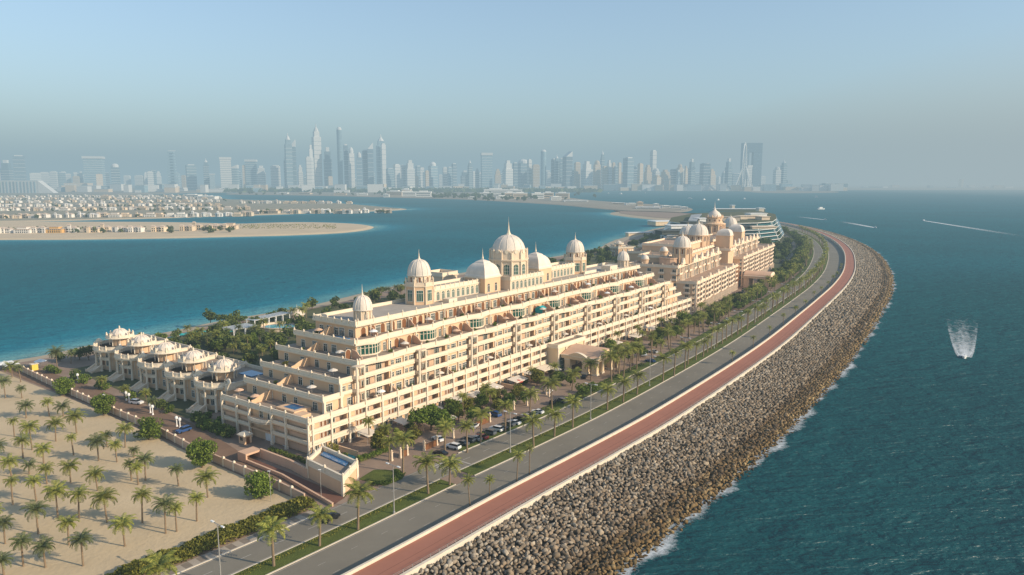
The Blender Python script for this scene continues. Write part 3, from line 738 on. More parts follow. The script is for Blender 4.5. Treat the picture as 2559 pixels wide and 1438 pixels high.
UC = MB().box(-.2,.2,-.2,.2,0,4.2).box(-.28,.28,-.28,.28,0,.4).box(-.3,.3,-.3,.3,3.85,4.2)
for i, u in enumerate(BAYS[:8]+[247.9]):
    z = 22.7; wl = 10.8; c = u+13.2
    if i < 8:
        bw = MB()
        seg = [(c-4.6+9.2*k/8, wl-.05-1.9*math.sin(math.pi*k/8)) for k in range(9)]
        for (x0, w0), (x1, w1) in zip(seg[:-1], seg[1:]):
            bw.poly([(x0,w0,z+.5),(x1,w1,z+.5),(x1,w1,z+3.6),(x0,w0,z+3.6)], 0)
            bw.poly([(x0,w0-.03,z),(x1,w1-.03,z),(x1,w1-.03,z+.5),(x0,w0-.03,z+.5)], 1); bw.poly([(x0,w0-.05,z+3.6),(x1,w1-.05,z+3.6),(x1,w1-.05,z+4.1),(x0,w0-.05,z+4.1)], 1)
            bw.box(x0-.1, x0+.1, w0-.14, w0+.1, z+.5, z+3.6, 1); bw.poly([(x0,w0-.02,z+2.55),(x1,w1-.02,z+2.55),(x1,w1-.02,z+2.7),(x0,w0-.02,z+2.7)], 1)
        bw.prism([(c-4.6, wl+.1)]+seg+[(c+4.6, wl+.1)], z+4.1, z+4.2, 1)
        bw.build('bow_window', [M_gglass, M_white], B)
    for du in (5.6, 20.6):
        if 28 < u+du < 249: col_items.append(('uc', UC, M_white, u+du, 9.9, z, 0))
    for du, sp in ((-1.2, (1.3, 2.7, 2, 2)), (7.2, (1.0, 2.8, 2, 2)), (19.3, (1.2, 2.8, 2, 2)), (21.8, (1.4, 2.8, 2, 2))):
        if 29 < u+du < 248: W_(win_items, sp, u+du, wl-.04, z+.1)
    for du in (3.2, 25.2):
        if u+du < 248: arch_items.append(('ar', ARCH, [M_wood_shade, M_white], u+du, wl-.02, z, 0))
    for du in (4.9, 26.8):
        if u+du < 248: div_items.append(('dv', DV, M_salmon, u+du, wl-.1, z, 0))
    z = 27.4; wl = 16.9
    for du in (1.2, 7.0, 12.4, 15.6, 19.9, 24.6):
        if 35 < u+du < 241: arch_items.append(('ar', ARCH, [M_wood_shade, M_white], u+du, wl-.02, z, 0))
    for du, sp in ((4.4, (2.1, 2.9, 3, 2)), (9.9, (2.1, 2.9, 3, 2)), (22.3, (2.3, 2.9, 4, 2)), (27.2, (1.6, 2.9, 3, 2))):
        if 36 < u+du < 241: W_(win_items, sp, u+du, wl-.04, z+.1)
    for du in (8.7, 18.6):
        if 38 < u+du < 241: div_items.append(('de', DVE, M_salmon, u+du, wl-.1, z, 0))
    for du in (0, 8.6, 18.2):
        if 34 < u+du < 242: col_items.append(('uc', UC, M_white, u+du, 16.1, z, 0))
W_(win_items, (3.0, 3.3, 5, 2, dict(glass=M_gglass)), 30.4, 10.76, 22.8)
# left end terraces: doors and dividers, roof pool
for i, (u0, u1, w0, w1, z0, z1) in enumerate(TI):
    uu = u0+.9-.04
    for fr, sp in ((.08, (2.1, 2.6, 3, 2)), (.34, (1.7, 2.5, 2, 2)), (.50, (1.9, 2.6, 2, 2)), (.70, (2.0, 2.6, 3, 2)), (.93, (1.9, 2.6, 2, 2))):
        if i >= 3 and fr in (.34, .70): sp = (2.4, 2.8, 4, 2)
        W_(win_items, sp, uu, (w0+2)+(w1-w0-4)*fr, z0+.05, -math.pi/2)
    L = u0-(TI[i-1][0] if i else 0)
    P2 = [(0, 0), (-L, 0), (-L, 1.2), (-L*.85, 1.3), (-L*.62, 2.1), (-L*.35, 2.75), (0, 2.8)]
    d = MB(); n = len(P2); d.v += [(x+.3, -.16, z) for x, z in P2]+[(x+.3, .16, z) for x, z in P2]
    d.f += [tuple(range(n)), tuple(range(2*n-1, n-1, -1))]+[((q+1) % n, q, n+q, n+(q+1) % n) for q in range(n)]; d.m += [0]*(n+2)
    for fr in (.60, ) if i else (.66,): div_items.append(('le%d' % i, d, M_peach, uu, w0+(w1-w0)*fr, z0, 0))
ps = MB().box(1.6, 7.6, 8.6, 17.6, 10.28, 11.5, 0).box(.9, 4.6, 4.6, 8.6, 10.28, 11.2, 0)
ps.build('plunge_pool_tub', M_peach, B); MB().box(3.0, 6.8, 10.2, 15.6, 11.4, 11.56).build('pool_water', M_pool, B)
MB().box(28.5, 32, 17.5, 25, 27.4, 27.62).build('pool_water', M_pool, B)
# ---- roof pavilions
dome_prof = lambda r, z0, h: [(r*1.06, z0), (r*1.06, z0+.25), (r, z0+.3)]+[(r*math.cos(t)**.85, z0+.3+(h-.3)*math.sin(t)**1.0) for t in np.linspace(.12, 1.46, 11)]
def ribs(mb, r, z0, h, n, cx=0, cy=0):
    for k in range(n):
        a = 2*math.pi*k/n; pr_ = [(r*math.cos(t)**.85+.05, z0+.3+(h-.3)*math.sin(t)) for t in np.linspace(0, 1.4, 8)]
        for (r0, za), (r1, zb) in zip(pr_[:-1], pr_[1:]): mb.tube((cx+r0*math.cos(a), cy+r0*math.sin(a), za), (cx+r1*math.cos(a), cy+r1*math.sin(a), zb), .11, .11, 4)
def dome_part(parent, u, w, r, z0, h, tip, n=20, rib=12, mat=None):
    d = MB().lathe(dome_prof(r, z0, h), n); ribs(d, r, z0, h, rib)
    d.lathe([(r*.28, z0+h-.25), (r*.24, z0+h), (r*.1, z0+h+.15)], 12)
    o = d.build('dome', mat or M_dome, parent, (u, w, 0), smooth=True)
    zt = z0+h
    MB().lathe([(r*.17, zt), (r*.09, zt+(tip-zt)*.12), (r*.045+.03, zt+(tip-zt)*.3), (.07, zt+(tip-zt)*.7), (.02, tip)], 8).build('spire', M_white, o, smooth=True)
    return o
def octpts(r, n=8, a0=math.pi/8): return [(r*math.cos(a0+2*math.pi*k/n), r*math.sin(a0+2*math.pi*k/n)) for k in range(n)]
def pavilion(u, w):
    z = 32.1; rr = 5.7
    b = MB().prism(octpts(rr), z, z+7.0, 1).prism(octpts(rr+.35), z+7.0, z+7.5, 0).prism(octpts(rr+.1), z+7.5, z+8.6, 0)
    for x, y in octpts(rr+.05): b.tube((x, y, z), (x, y, z+9.5), .32, .28, 6); b.lathe([(.3, z+9.5), (.34, z+9.8), (.02, z+10.2)], 6, x, y)
    b.lathe([(4.5, z+7.5), (4.5, z+11.0), (4.9, z+11.1)], 16)
    for k in range(8):
        a = 2*math.pi*k/8+math.pi/8; b.tube((4.55*math.cos(a), 4.55*math.sin(a), z+7.5), (4.55*math.cos(a), 4.55*math.sin(a), z+11), .3, .3, 6)
    o = b.build('pavilion', [M_cream, M_peach], B, (u, w, 0))
    it = []
    ap = rr*math.cos(math.pi/8)
    for k in range(8):
        a = math.pi/4*k; W_(it, (2.5, 4.3, 3, 2, dict(glass=M_gglass)), (ap+.04)*math.cos(a), (ap+.04)*math.sin(a), z+1.4, a+math.pi/2)
        W_(it, (1.0, 2.0, 1, 1, dict(arch=True, glass=M_wood_shade)), 4.52*math.cos(a), 4.52*math.sin(a), z+8.7, a+math.pi/2)
    multi(o, 'window', it)
    dome_part(B, u, w, 4.65, z+11.1, 6.2, z+21.4)
pavilion(79.5, 30.2); pavilion(198.5, 31)
def small_dome(u, w):
    z = 32.1; b = MB().lathe([(3.1, z), (3.1, z+.5), (2.85, z+.6), (2.85, z+3.3), (3.2, z+3.4), (3.2, z+3.7)], 16)
    for k in range(10): a = 2*math.pi*k/10; b.tube((3.0*math.cos(a), 3.0*math.sin(a), z), (3.0*math.cos(a), 3.0*math.sin(a), z+3.4), .3, .28, 6)
    o = b.build('cupola', [M_cream], B, (u, w, 0)); it = []
    for k in range(5): a = 2*math.pi*(k+.5)/5; W_(it, (.95, 2.3, 1, 1, dict(arch=True, glass=M_wood_shade)), 2.87*math.cos(a), 2.87*math.sin(a), z+.6, a+math.pi/2)
    multi(o, 'window', it)
    dome_part(B, u, w, 3.3, z+3.6, 5.0, z+12.6, 20, 10)
small_dome(41.3, 21.2); small_dome(239.8, 24.4)
# wings between the pavilions
wg = MB()
for a, b, w0, w1, h in ((84.8, 114, 27.2, 36.5, 4.9), (166, 193.3, 28, 36.5, 4.9), (127, 153, 20.6, 37, 4.9)):
    wg.prism([(a, w0), (b, w0), (b, w1), (a, w1)], 32.1, 32.1+h, 0, 2); rail(wg, a, b, w0-.1, w1, 32.1+h, 32.1+h+1.2, mi=1)
    for u in np.arange(a+1, b, 2.9): wg.add(POSTW, u, w0, 32.1+h, 0, .9); wg.m[-len(POSTW.m):] = [1]*len(POSTW.m)
    for u in np.arange(a+2.2, b-1, 3.1):
        W_(win_items, (1.7, 3.4, 3, 2, dict(arch=True, glass=M_gglass)), u, w0-.03, 32.5)
        wg.box(u+1.35, u+1.75, w0-.18, w0, 32.1, 32.1+h-.71, 1)
wg.box(111, 121, 46, 56, 0, 38.5, 0); rail(wg, 110.8, 121.2, 45.8, 56.2, 38.5, 39.8, mi=1)
wg.box(86, 91, 20.5, 24, 32.1, 33.6, 1).box(214, 222, 18.5, 24, 32.1, 35.0, 1).box(196, 208, 23.5, 24.5, 32.1, 33.5, 1)
wg.build('roof_wing', [M_cream, M_white, M_roof], B)
for u0, u1 in ((113.6, 124.6), (154.6, 165.6)):
    c = (u0+u1)/2; m = MB().box(u0, u1, 24.2, 35.2, 32.1, 38.4, 0).box(u0-.35, u1+.35, 23.85, 35.55, 38.4, 38.9, 1)
    m.build('mansard_block', [M_peach, M_white], B)
    q = 1.4142; pf = [(5.6*q, 38.9), (5.6*q, 39.3)]+[(5.3*q*math.cos(t)**.8, 39.3+5.9*math.sin(t)) for t in np.linspace(.1, 1.15, 8)]+[(2.2*q, 45.2), (.4, 46.1)]
    o = MB().lathe(pf, 4, 0, 0, 0, math.pi/4).build('mansard_roof', M_dome, B, (c, 29.7, 0))
    MB().lathe([(.55, 46.4), (.3, 47.2), (.12, 48.5), (.02, 51)], 8).build('spire', M_white, o)
    for du in (-3, 2.2): W_(win_items, (1.6, 3.6, 2, 2, dict(arch=True)), c+du, 24.16, 32.6)
# central rotunda
cu, cw_ = 139.4, 30.6
z = 37.0
b = MB().prism(octpts(8.6, 12, math.pi/12), 36.9, 44.0, 0).prism(octpts(9.0, 12, math.pi/12), 44.0, 44.4, 0).prism(octpts(9.35, 12, math.pi/12), 44.4, 45.0, 0)
b.prism(octpts(8.5, 12, math.pi/12), 45.0, 48.0, 0)
for x, y in octpts(8.75, 12, math.pi/12):
    b.tube((x, y, 37), (x, y, 44.0), .42, .38, 6); k = .985; b.tube((x*k, y*k, 45), (x*k, y*k, 48.3), .42, .38, 6); b.lathe([(.3, 48.3), (.4, 48.7), (.28, 49.1), (.02, 49.7)], 6, x*k, y*k)
ap = 8.5*math.cos(math.pi/12)
for k in range(12):
    a = math.pi/6*k; c_, s_ = math.cos(a), math.sin(a)
    for t0, t1 in zip(np.linspace(0, math.pi, 8)[:-1], np.linspace(0, math.pi, 8)[1:]):
        A_ = [(ap*c_-s_*1.5*math.cos(t)+.0, ap*s_+c_*1.5*math.cos(t), 48.0+1.3*math.sin(t)) for t in (t0, t1)]
        b.poly([(A_[0][0], A_[0][1], 48.0), A_[0], A_[1], (A_[1][0], A_[1][1], 48.0)]); b.poly([A_[0], (A_[0][0]*.86, A_[0][1]*.86, A_[0][2]), (A_[1][0]*.86, A_[1][1]*.86, A_[1][2]), A_[1]])
o = b.build('rotunda', [M_cream], B, (cu, cw_, 0)); it = []
ap2 = 8.6*math.cos(math.pi/12)
for k in range(12):
    a = math.pi/6*k; W_(it, (2.3, 4.6, 3, 3, dict(arch=True, glass=M_gglass)), (ap2+.04)*math.cos(a), (ap2+.04)*math.sin(a), 38.2, a+math.pi/2)
    l = MB().lathe([(.62, 0), (.62, .12)], 12, 0, 0, 0).lathe([(.62, .0), (.85, .0), (.85, .2), (.62, .2)], 12, 0, 0, 1)
    l.v = [(x, -zz, y) for x, y, zz in l.v]
    it.append(('luc', l, [M_wood_shade, M_white], (ap+.02)*math.cos(a), (ap+.02)*math.sin(a), 48.35, a+math.pi/2))
multi(o, 'window', it)
dome_part(B, cu, cw_, 7.75, 46.6, 9.0, 63.8, 24, 12)
# ---- entrance block and drive-through porch
e = MB().prism([(126, -5), (148, -5), (148, 3), (126, 3)], 0, 10.28, 0, 2); rail(e, 125.6, 148.4, -5.4, 0, 10.28, 11.4, mi=1, sides='FLR')
for u in (126.2, 147.8, 132.5, 141.5): e.box(u-.4, u+.4, -5.5, -5.001, 0, 9.5, 1)
e.box(126.3, 147.7, -5.3, -5.001, 6.6, 7.2, 1)
e.build('entrance_block', [M_warm, M_white, M_deck], B)
W_(win_items, (3.4, 5.6, 4, 3, dict(arch=True, glass=M_gglass)), 129.3, -5.05, .3)
p = MB()
U0, U1, W0, W1 = 129, 147, -22.5, -5.52
for u in (U0, U1):
    for w in (W0+1, W0+5.5, W1-3): p.box(u-1.0, u+1.0, w-1.2, w+1.2, 0, 5.6, 0); p.box(u-1.2, u+1.2, w-1.4, w+1.4, 0, .8, 1); p.box(u-1.15, u+1.15, w-1.35, w+1.35, 5.0, 5.6, 1)
for u in (134.2, 141.8): p.box(u-.9, u+.9, W0+.1, W0+2, 0, 5.6, 0); p.box(u-1.05, u+1.05, W0-.05, W0+2.15, 0, .8, 1)
p.box(U0-1.3, U1+1.3, W0-.3, W1, 5.6, 6.9, 0); p.box(U0-1.7, U1+1.7, W0-.7, W1, 6.9, 7.3, 1)
nn = 12; prof = [(U0-1.2+(U1-U0+2.4)*k/nn, 7.3+2.3*math.sin(math.pi*k/nn)**1.4) for k in range(nn+1)]
for (ua, za), (ub, zb) in zip(prof[:-1], prof[1:]):
    p.poly([(ua, W0-.2, za), (ub, W0-.2, zb), (ub, W1, zb), (ua, W1, za)], 2); p.poly([(ua, W0-.2, 7.3), (ub, W0-.2, 7.3), (ub, W0-.2, zb), (ua, W0-.2, za)], 0)
# curved gable over the left opening
wc = -14.; pts = [(wc-4.5+9*k/10, 7.3+1.5*math.sin(math.pi*k/10)) for k in range(11)]
for (wa, za), (wb, zb) in zip(pts[:-1], pts[1:]): p.poly([(U0-1.72, wa, 7.3), (U0-1.72, wa, za), (U0-1.72, wb, zb), (U0-1.72, wb, 7.3)][::-1], 0); p.poly([(U0-1.9, wa, za), (U0-.2, wa, za), (U0-.2, wb, zb), (U0-1.9, wb, zb)][::-1], 1)
p.build('entrance_porch', [M_warm, M_white, M_salmon], B)
multi(B, 'window', win_items); multi(B, 'column', col_items); multi(B, 'dividing_wall', div_items); multi(B, 'parapet_post', post_items); multi(B, 'shaded_archway', arch_items)

# ---- things standing on the terraces
ti = 0
for i, u in enumerate(BAYS[:8]):
    for uu, w, z, kind in ((u+9, 1.6, 10.28, 'p'), (u+18, 1.9, 10.28, 's'), (u+23, 2.1, 10.28, 's'), (u+20, 7.0, 22.7, 's'), (u+24.5, 6.2, 22.7, 'p'), (u+8, 6.4, 22.7, 's'), (u+6, 13.2, 27.4, 's'), (u+17, 13.0, 27.4, 'p'), (u+26, 13.4, 27.4, 's')):
        if 34 < uu < 240 or z < 11: TERR.append((uu+random.uniform(-1.5, 1.5), w, z, kind))
for uu, w, z, kind in ((3, 30, 10.28, 'p'), (4, 40, 10.28, 'p'), (3, 33, 10.28, 's'), (11, 12, 14.4, 'p'), (11, 30, 14.4, 's'), (18, 10, 18.55, 'p'), (18, 34, 18.55, 's'), (24.5, 14, 22.7, 'p'), (24.5, 33, 22.7, 's'), (30, 32, 27.4, 's'), (29, 30, 27.4, 'p')): TERR.append((uu, w, z, kind))
# ================================================================== villas with rooftop kiosks
def make_villa():
    root = thing('rotunda_villa', '', 'villa', (0,0,0), BA)
    m = MB().prism([(3.2,-10.4),(25,-10.4),(25,10.4),(3.2,10.4)], 0, 9.2, 0, 1)
    bow = lambda r, d: [(8-(r)*math.cos(t)*1.0, r*math.sin(t)*d) for t in np.linspace(-1.25, 1.25, 13)]
    f = bow(6.4, 1.05); m.prism([(8.5, f[-1][1])]+[(x, y) for x, y in f[::-1]]+[(8.5, f[0][1])], 0, 8.1, 0)
    m.build('body', [M_peach, M_deck], root)
    e = MB(); b1 = bow(9.2, .98); back = [(9.5, b1[-1][1]), (9.5, b1[0][1])]
    e.prism(([back[0]]+b1[::-1]+[back[1]]), 8.1, 9.2, 0, 1)
    for (x0, y0), (x1, y1) in zip(b1[:-1], b1[1:]):
        for ex, za, zb in ((0, 9.2, 10.4), (.45, 8.75, 9.2), (.12, 10.4, 10.55)):
            k0 = 1+ex/9.2; A_ = (8+(x0-8)*k0, y0*k0); B_ = (8+(x1-8)*k0, y1*k0); k2 = .965; C_ = (8+(x0-8)*k2, y0*k2); D_ = (8+(x1-8)*k2, y1*k2)
            e.poly([(*B_, za), (*A_, za), (*A_, zb), (*B_, zb)]); e.poly([(*A_, zb), (*C_, zb), (*D_, zb), (*B_, zb)]); e.poly([(*A_, za), (*B_, za), (*D_, za), (*C_, za)])
        e.poly([(8+(x0-8)*.965, y0*.965, 9.2), (8+(x1-8)*.965, y1*.965, 9.2), (8+(x1-8)*.965, y1*.965, 10.5), (8+(x0-8)*.965, y0*.965, 10.5)])
    rail(e, 6.5, 25, -10.4, 10.4, 9.2, 10.45, sides='FBR'); e.box(3.0, 6.5, -10.6, -9.2, 8.1, 10.45); e.box(3.0, 6.5, 9.2, 10.6, 8.1, 10.45)
    e.build('cornice', [M_white, M_deck], root)
    cm = MB().lathe([(.55,0),(.55,.4),(.42,.6),(.40,4),(.35,7.4),(.5,7.7),(.55,8.1)], 8).mesh('column', M_white, True)
    for t in (-1.08, -.72, -.27, .27, .72, 1.08): place(cm, 'column', root, (8-8.7*math.cos(t), 8.7*math.sin(t)*.98, 0))
    pm_ = POSTW.mesh('finial', M_white)
    for t in (-1.1, -.62, -.27, .27, .62, 1.1): place(pm_, 'finial', root, (8-9.1*math.cos(t), 9.1*math.sin(t)*.98, 9.25))
    for x, y in ((24.5, -10), (24.5, 10), (16, 10), (16, -10)): place(pm_, 'finial', root, (x, y, 9.3))
    # scroll gable seats beside the bow
    for y in (-9.2, 9.2):
        g = MB(); P_ = [(-1.6,0),(1.6,0),(1.6,.5),(1.0,1.0),(.4,1.5),(-.4,1.5),(-1.0,1.0),(-1.6,.5)]; n = len(P_)
        g.v += [(-.25, a, b) for a, b in P_]+[(.6, a, b) for a, b in P_]; g.f += [tuple(range(n-1,-1,-1)), tuple(range(n, 2*n))]+[(i, (i+1) % n, n+(i+1) % n, n+i) for i in range(n)]; g.m += [0]*(n+2)
        g.build('gable', M_white, root, (4.4, y, 10.4), .35 if y > 0 else -.35)
    st = MB()
    for k in range(9): st.box(-.7-.42*(k+1), -.7-.42*k, -2.2, 2.2, 0, 2.1-.22*k, 0)
    for y in (-2.5, 2.5):
        st.poly([(-.6, y-.3, 2.1), (-4.4, y-.3, .2), (-4.4, y-.3, 1.0), (-.6, y-.3, 2.9)][::-1]); st.poly([(-.6, y+.3, 2.1), (-4.4, y+.3, .2), (-4.4, y+.3, 1.0), (-.6, y+.3, 2.9)]); st.poly([(-.6, y-.3, 2.9), (-4.4, y-.3, 1.0), (-4.4, y+.3, 1.0), (-.6, y+.3, 2.9)])
        st.box(-4.9, -4.4, y-.35, y+.35, 0, 1.2)
    st.build('stair', M_cream, root)
    bal = MB(); q = bow(7.6, 1.0)
    for (x0, y0), (x1, y1) in zip(q[3:-4], q[4:-3]): bal.poly([(x1, y1, 4.4), (x0, y0, 4.4), (x0, y0, 5.7), (x1, y1, 5.7)]); bal.poly([(x0, y0, 5.7), (8+(x0-8)*.9, y0*.9, 5.7), (8+(x1-8)*.9, y1*.9, 5.7), (x1, y1, 5.7)])
    bal.build('balcony', M_white, root)
    it = []
    for t in (-.85, -.42, .42, .85):
        for z in (2.0, 5.0): W_(it, (1.4, 2.4, 2, 2), 8-6.47*math.cos(t), 6.47*1.05*math.sin(t), z, -math.pi/2-t)
    for y in (-8.4, 8.4):
        for z in (1.6, 5.2): W_(it, (1.9, 2.5, 3, 2), 3.16, y, z, -math.pi/2)
    for x in (9, 15, 21):
        for z in (1.2, 5.2): W_(it, (1.6, 2.4, 2, 2), x, -10.44, z, 0)
    multi(root, 'window', it)
    MB().box(-.08, .08, -.9, .9, 2.1, 5.0).build('door', M_wood_shade, root, (1.5, 0, 0))
    kx, ky = 10.2, 2.
    k = MB().lathe([(3.3, 9.2), (3.3, 12.4)], 20, kx, ky, 1).lathe([(3.4, 12.2), (5.2, 12.4), (5.7, 12.55), (5.7, 12.9), (5.2, 13.2), (5.2, 13.9), (5.0, 13.9), (5.0, 13.25), (3.0, 13.3)], 24, kx, ky, 0)
    for i in range(8):
        a = 2*math.pi*i/8+.3; k.tube((kx+4.1*math.cos(a), ky+4.1*math.sin(a), 9.2), (kx+4.1*math.cos(a), ky+4.1*math.sin(a), 12.3), .22, .2, 6); k.add(POSTW, kx+5.1*math.cos(a), ky+5.1*math.sin(a), 13.2)
    ko = k.build('roof_kiosk', [M_white, M_peach], root)
    d = MB().lathe([(3.4, 13.2), (3.4, 13.5)]+[(3.25*math.cos(t), 13.5+2.7*math.sin(t)) for t in np.linspace(.05, 1.4, 8)], 20); ribs(d, 3.1, 13.3, 2.9, 12)
    for i in range(10): a = 2*math.pi*i/10; d.lathe([(.3, 13.4), (.38, 14.0), (.15, 14.5), (.02, 14.9)], 6, 3.5*math.cos(a), 3.5*math.sin(a))
    do = d.build('dome', M_dome, ko, (kx, ky, 0), smooth=True)
    MB().lathe([(.5, 16.1), (.3, 16.5), (.34, 16.9), (.05, 17.6)], 8).build('finial', M_white, ko, (kx, ky, 0))
    return root
villa = make_villa(); VW = [66, 87.5, 110, 131.5, 153]; VU = [6.5, 7.5, 9, 10.5, 12]
for i, (u, w) in enumerate(zip(VU, VW)):
    lb = ['cream villa with domed roof kiosk right next to the terraced apartment block', 'second domed kiosk villa counting away from the apartment block', 'middle one of the five villas with domed roof kiosks beside the sand lot', 'fourth domed kiosk villa counting away from the apartment block', 'villa at the lagoon end of the row, its square kiosk nearest the beach'][i]
    x, y = W(u, w)
    if i == 0: villa.location = (x, y, 0); villa['label'] = lb; villa['group'] = 'domed kiosk villas in a row'; v = villa
    else: v = dup(villa, (x, y, 0), BA, lb, 'domed kiosk villas in a row')
    if i in (0, 1, 2): MB().box(16.5, 22, -5, 3, 9.2, 9.5).build('pool_water', M_pool, v)
for px, py, lb in ((1528, 634, 'pink domed beach villa leftmost of the three seen over the roof line'), (1588, 641, 'pink domed beach villa in the middle of the three near the lagoon trees'), (1655, 645, 'pink domed beach villa nearest the domed hotel')):
    x, y = G(px, py, 2); dup(villa, (x, y, 0), BA-.6, lb, 'domed beach villas', .95)
# ================================================================== domed hotel
HO = G(1739, 782); HA = BA+R(7.06); hc, hs = math.cos(HA), math.sin(HA)
def HW(p, q): return (HO[0]+p*hc-q*hs, HO[1]+p*hs+q*hc)
def HP(px, q, z):                                  # p along the hotel for a sight line at inland depth q
    lo, hi = -50., 400.
    def col(p):
        x, y = HW(p, q); f = y*CT-(z-CAMH)*ST; return 1279.5+FPX*x/f
    for _ in range(60):
        mid = (lo+hi)/2
        if col(mid) < px: lo = mid
        else: hi = mid
    return lo
Hh = thing('domed_hotel', 'warm sandstone hotel with a cluster of domes behind the terraced block', 'building', (HO[0], HO[1], 0), HA)
hm = MB(); hb = MB(); hwi, hci, hgi = [], [], []
M_hs = pm('hotel_sandstone', (.74, .50, .31), .85, .14, .12, zs=.4)
M_hroof = pm('hotel_roof_terrace', (.42, .29, .20), .9, .25, .3); M_hw = pm('hotel_trim', (.84, .66, .48), .8, .1, .3)
blocks = [(0, 112, 0, 46, 0, 18), (-1, 108, 11, 44, 18, 27.3), (112, 130, 6, 46, 0, 29), (130, 262, 0, 44, 0, 21.5), (132, 240, 9, 42, 21.5, 29.5), (40, 120, 20, 60, 0, 31), (140, 200, 26, 60, 0, 33), (54, 112, 25, 54, 31, 35.5), (18, 40, 24, 44, 27.3, 31), (150, 194, 22, 40, 29.5, 34)]
for p0, p1, q0, q1, z0, z1 in blocks:
    wi_ = 2.6 if z0 == 0 and q0 == 0 else 1.4; hm.prism([(p0, q0+wi_), (p1, q0+wi_), (p1, q1), (p0, q1)], z0, z1, 0, 1); rail(hb, p0-.2, p1+.2, q0+(.0 if z0 == 0 else .8), q1, z1, z1+1.2, .3, corn=.5)
HCOL = MB().lathe([(.55,0),(.5,.6),(.45,1),(.42,8),(.6,8.5)], 6)
HC2 = MB().box(-.45,.45,-.5,.5,0,18).box(-.6,.6,-.65,.6,0,1)
GB = MB(); P_ = [(-3.4,0),(3.4,0),(3.4,.8),(2.6,1.2),(2.1,2.4),(1.2,3.6),(0,4.1),(-1.2,3.6),(-2.1,2.4),(-2.6,1.2),(-3.4,.8)]; n = len(P_)
GB.v += [(a, -.4, b) for a, b in P_]+[(a, .6, b) for a, b in P_]; GB.f += [tuple(range(n)), tuple(range(2*n-1, n-1, -1))]+[((i+1) % n, i, n+i, n+(i+1) % n) for i in range(n)]; GB.m += [0]*(n+2)
for (p0, p1, q0, q1, z0, z1) in (blocks[0], blocks[1], blocks[3], blocks[4]):
    nb = max(1, round((p1-p0)/7.2)); bw_ = (p1-p0)/nb; nf = round((z1-z0)/(3.6 if z0 == 0 else 4.4)); g0 = 5.2 if z0 == 0 else 0; fh = (z1-z0-g0)/(nf-1 if g0 else nf)
    wq = 2.6 if z0 == 0 else 1.4
    for k in range(nb):
        uc = p0+bw_*(k+.5); deep = k % 3 == 1
        for f in range(nf):
            z = z0+f*fh if not g0 else (0 if f == 0 else g0+(f-1)*fh)
            if g0 and f == 0:
                for du in (-2.3, 0, 2.3): W_(hwi, (1.7, 4.3, 1, 2, dict(arch=True)), uc+du, q0+wq-.04, .1)
                continue
            if f and z0 == 0 or (f and not deep):
                e = 1.7 if k % 3 != 2 else .9
                hb.box(uc-bw_/2+.5, uc+bw_/2-.5, q0-e+1.4, q0+wq, z-.35, z, 1); hb.box(uc-bw_/2+.5, uc+bw_/2-.5, q0-e+1.25, q0-e+1.5, z, z+1.05, 0)
            W_(hwi, (2.8, fh-1.0, 3, 1), uc-1.4, q0+wq-.04, z+.1); W_(hwi, (1.9, fh-1.0, 2, 1), uc+1.8, q0+wq-.04, z+.1)
        if z0 == 0: hci.append(('h2', HC2, M_hw, uc-bw_/2, q0+.55, 0, 0, (1, 1, z1/18)))
        for du in (-2.4, 0, 2.4):
            if z0 == 0: hci.append(('hc', HCOL, M_hw, uc+du*1.5, q0+.1, 0, 0, (1.1, 1.1, .58)))
            elif deep: hci.append(('hd', HCOL, M_hw, uc+du, q0+.7, z0, 0, (.9, .9, .95)))
        if k % 2 == 1 and z0: hgi.append(('gb', GB, M_hw, uc, q0+.5, z1+.9, 0))
        elif k % 3 == 1: hgi.append(('gb', GB, M_hw, uc, q0-.2, z1+.6, 0, .7))
# left end wall
for q in (6, 14, 22, 30, 38):
    for z in (1, 4.6, 8.2, 11.8, 15, 19.5, 23.4):
        if z > 18 and q < 13: continue
        W_(hwi, (2.4, 2.5, 2, 2), (-.04 if z < 18 else -1.04), q, z, -math.pi/2)
        if z > 4: hb.box(-1.6 if z < 18 else -2.4, 0 if z < 18 else -1, q-1.9, q+1.9, z-.5, z-.15, 0); hb.box(-1.6 if z < 18 else -2.4, -1.35 if z < 18 else -2.15, q-1.9, q+1.9, z-.15, z+.8, 0)
hm.build('wall', [M_hs, M_hroof], Hh); hb.build('balcony', [M_hw, M_salmon], Hh)
hpi = []
for p0, p1, q0, q1, z0, z1 in blocks:
    for p in np.arange(p0+1, p1, 6.5): hpi.append(('hp', POST, M_hw, p, q0+(.0 if z0 == 0 else .8), z1, 0))
    for q in np.arange(q0+4, q1, 6.5): hpi.append(('hp', POST, M_hw, p0, q, z1, 0))
for p, q, z, r in ((28, 30, 31, 2.6), (8, 36, 27.3, 2.4), (214, 20, 29.5, 2.8)):
    k_ = MB().lathe([(r, z), (r, z+2.8), (r*1.2, z+2.9), (r*1.2, z+3.3)], 12); o_ = k_.build('cupola', M_hs, Hh, (p, q, 0)); MB().lathe([(r*1.05*math.cos(t), z+3.3+r*1.1*math.sin(t)) for t in np.linspace(0, 1.5, 7)], 12).build('dome', M_dome, o_, smooth=True)
multi(Hh, 'parapet_post', hpi)
multi(Hh, 'window', hwi); multi(Hh, 'column', hci); multi(Hh, 'gable', hgi)
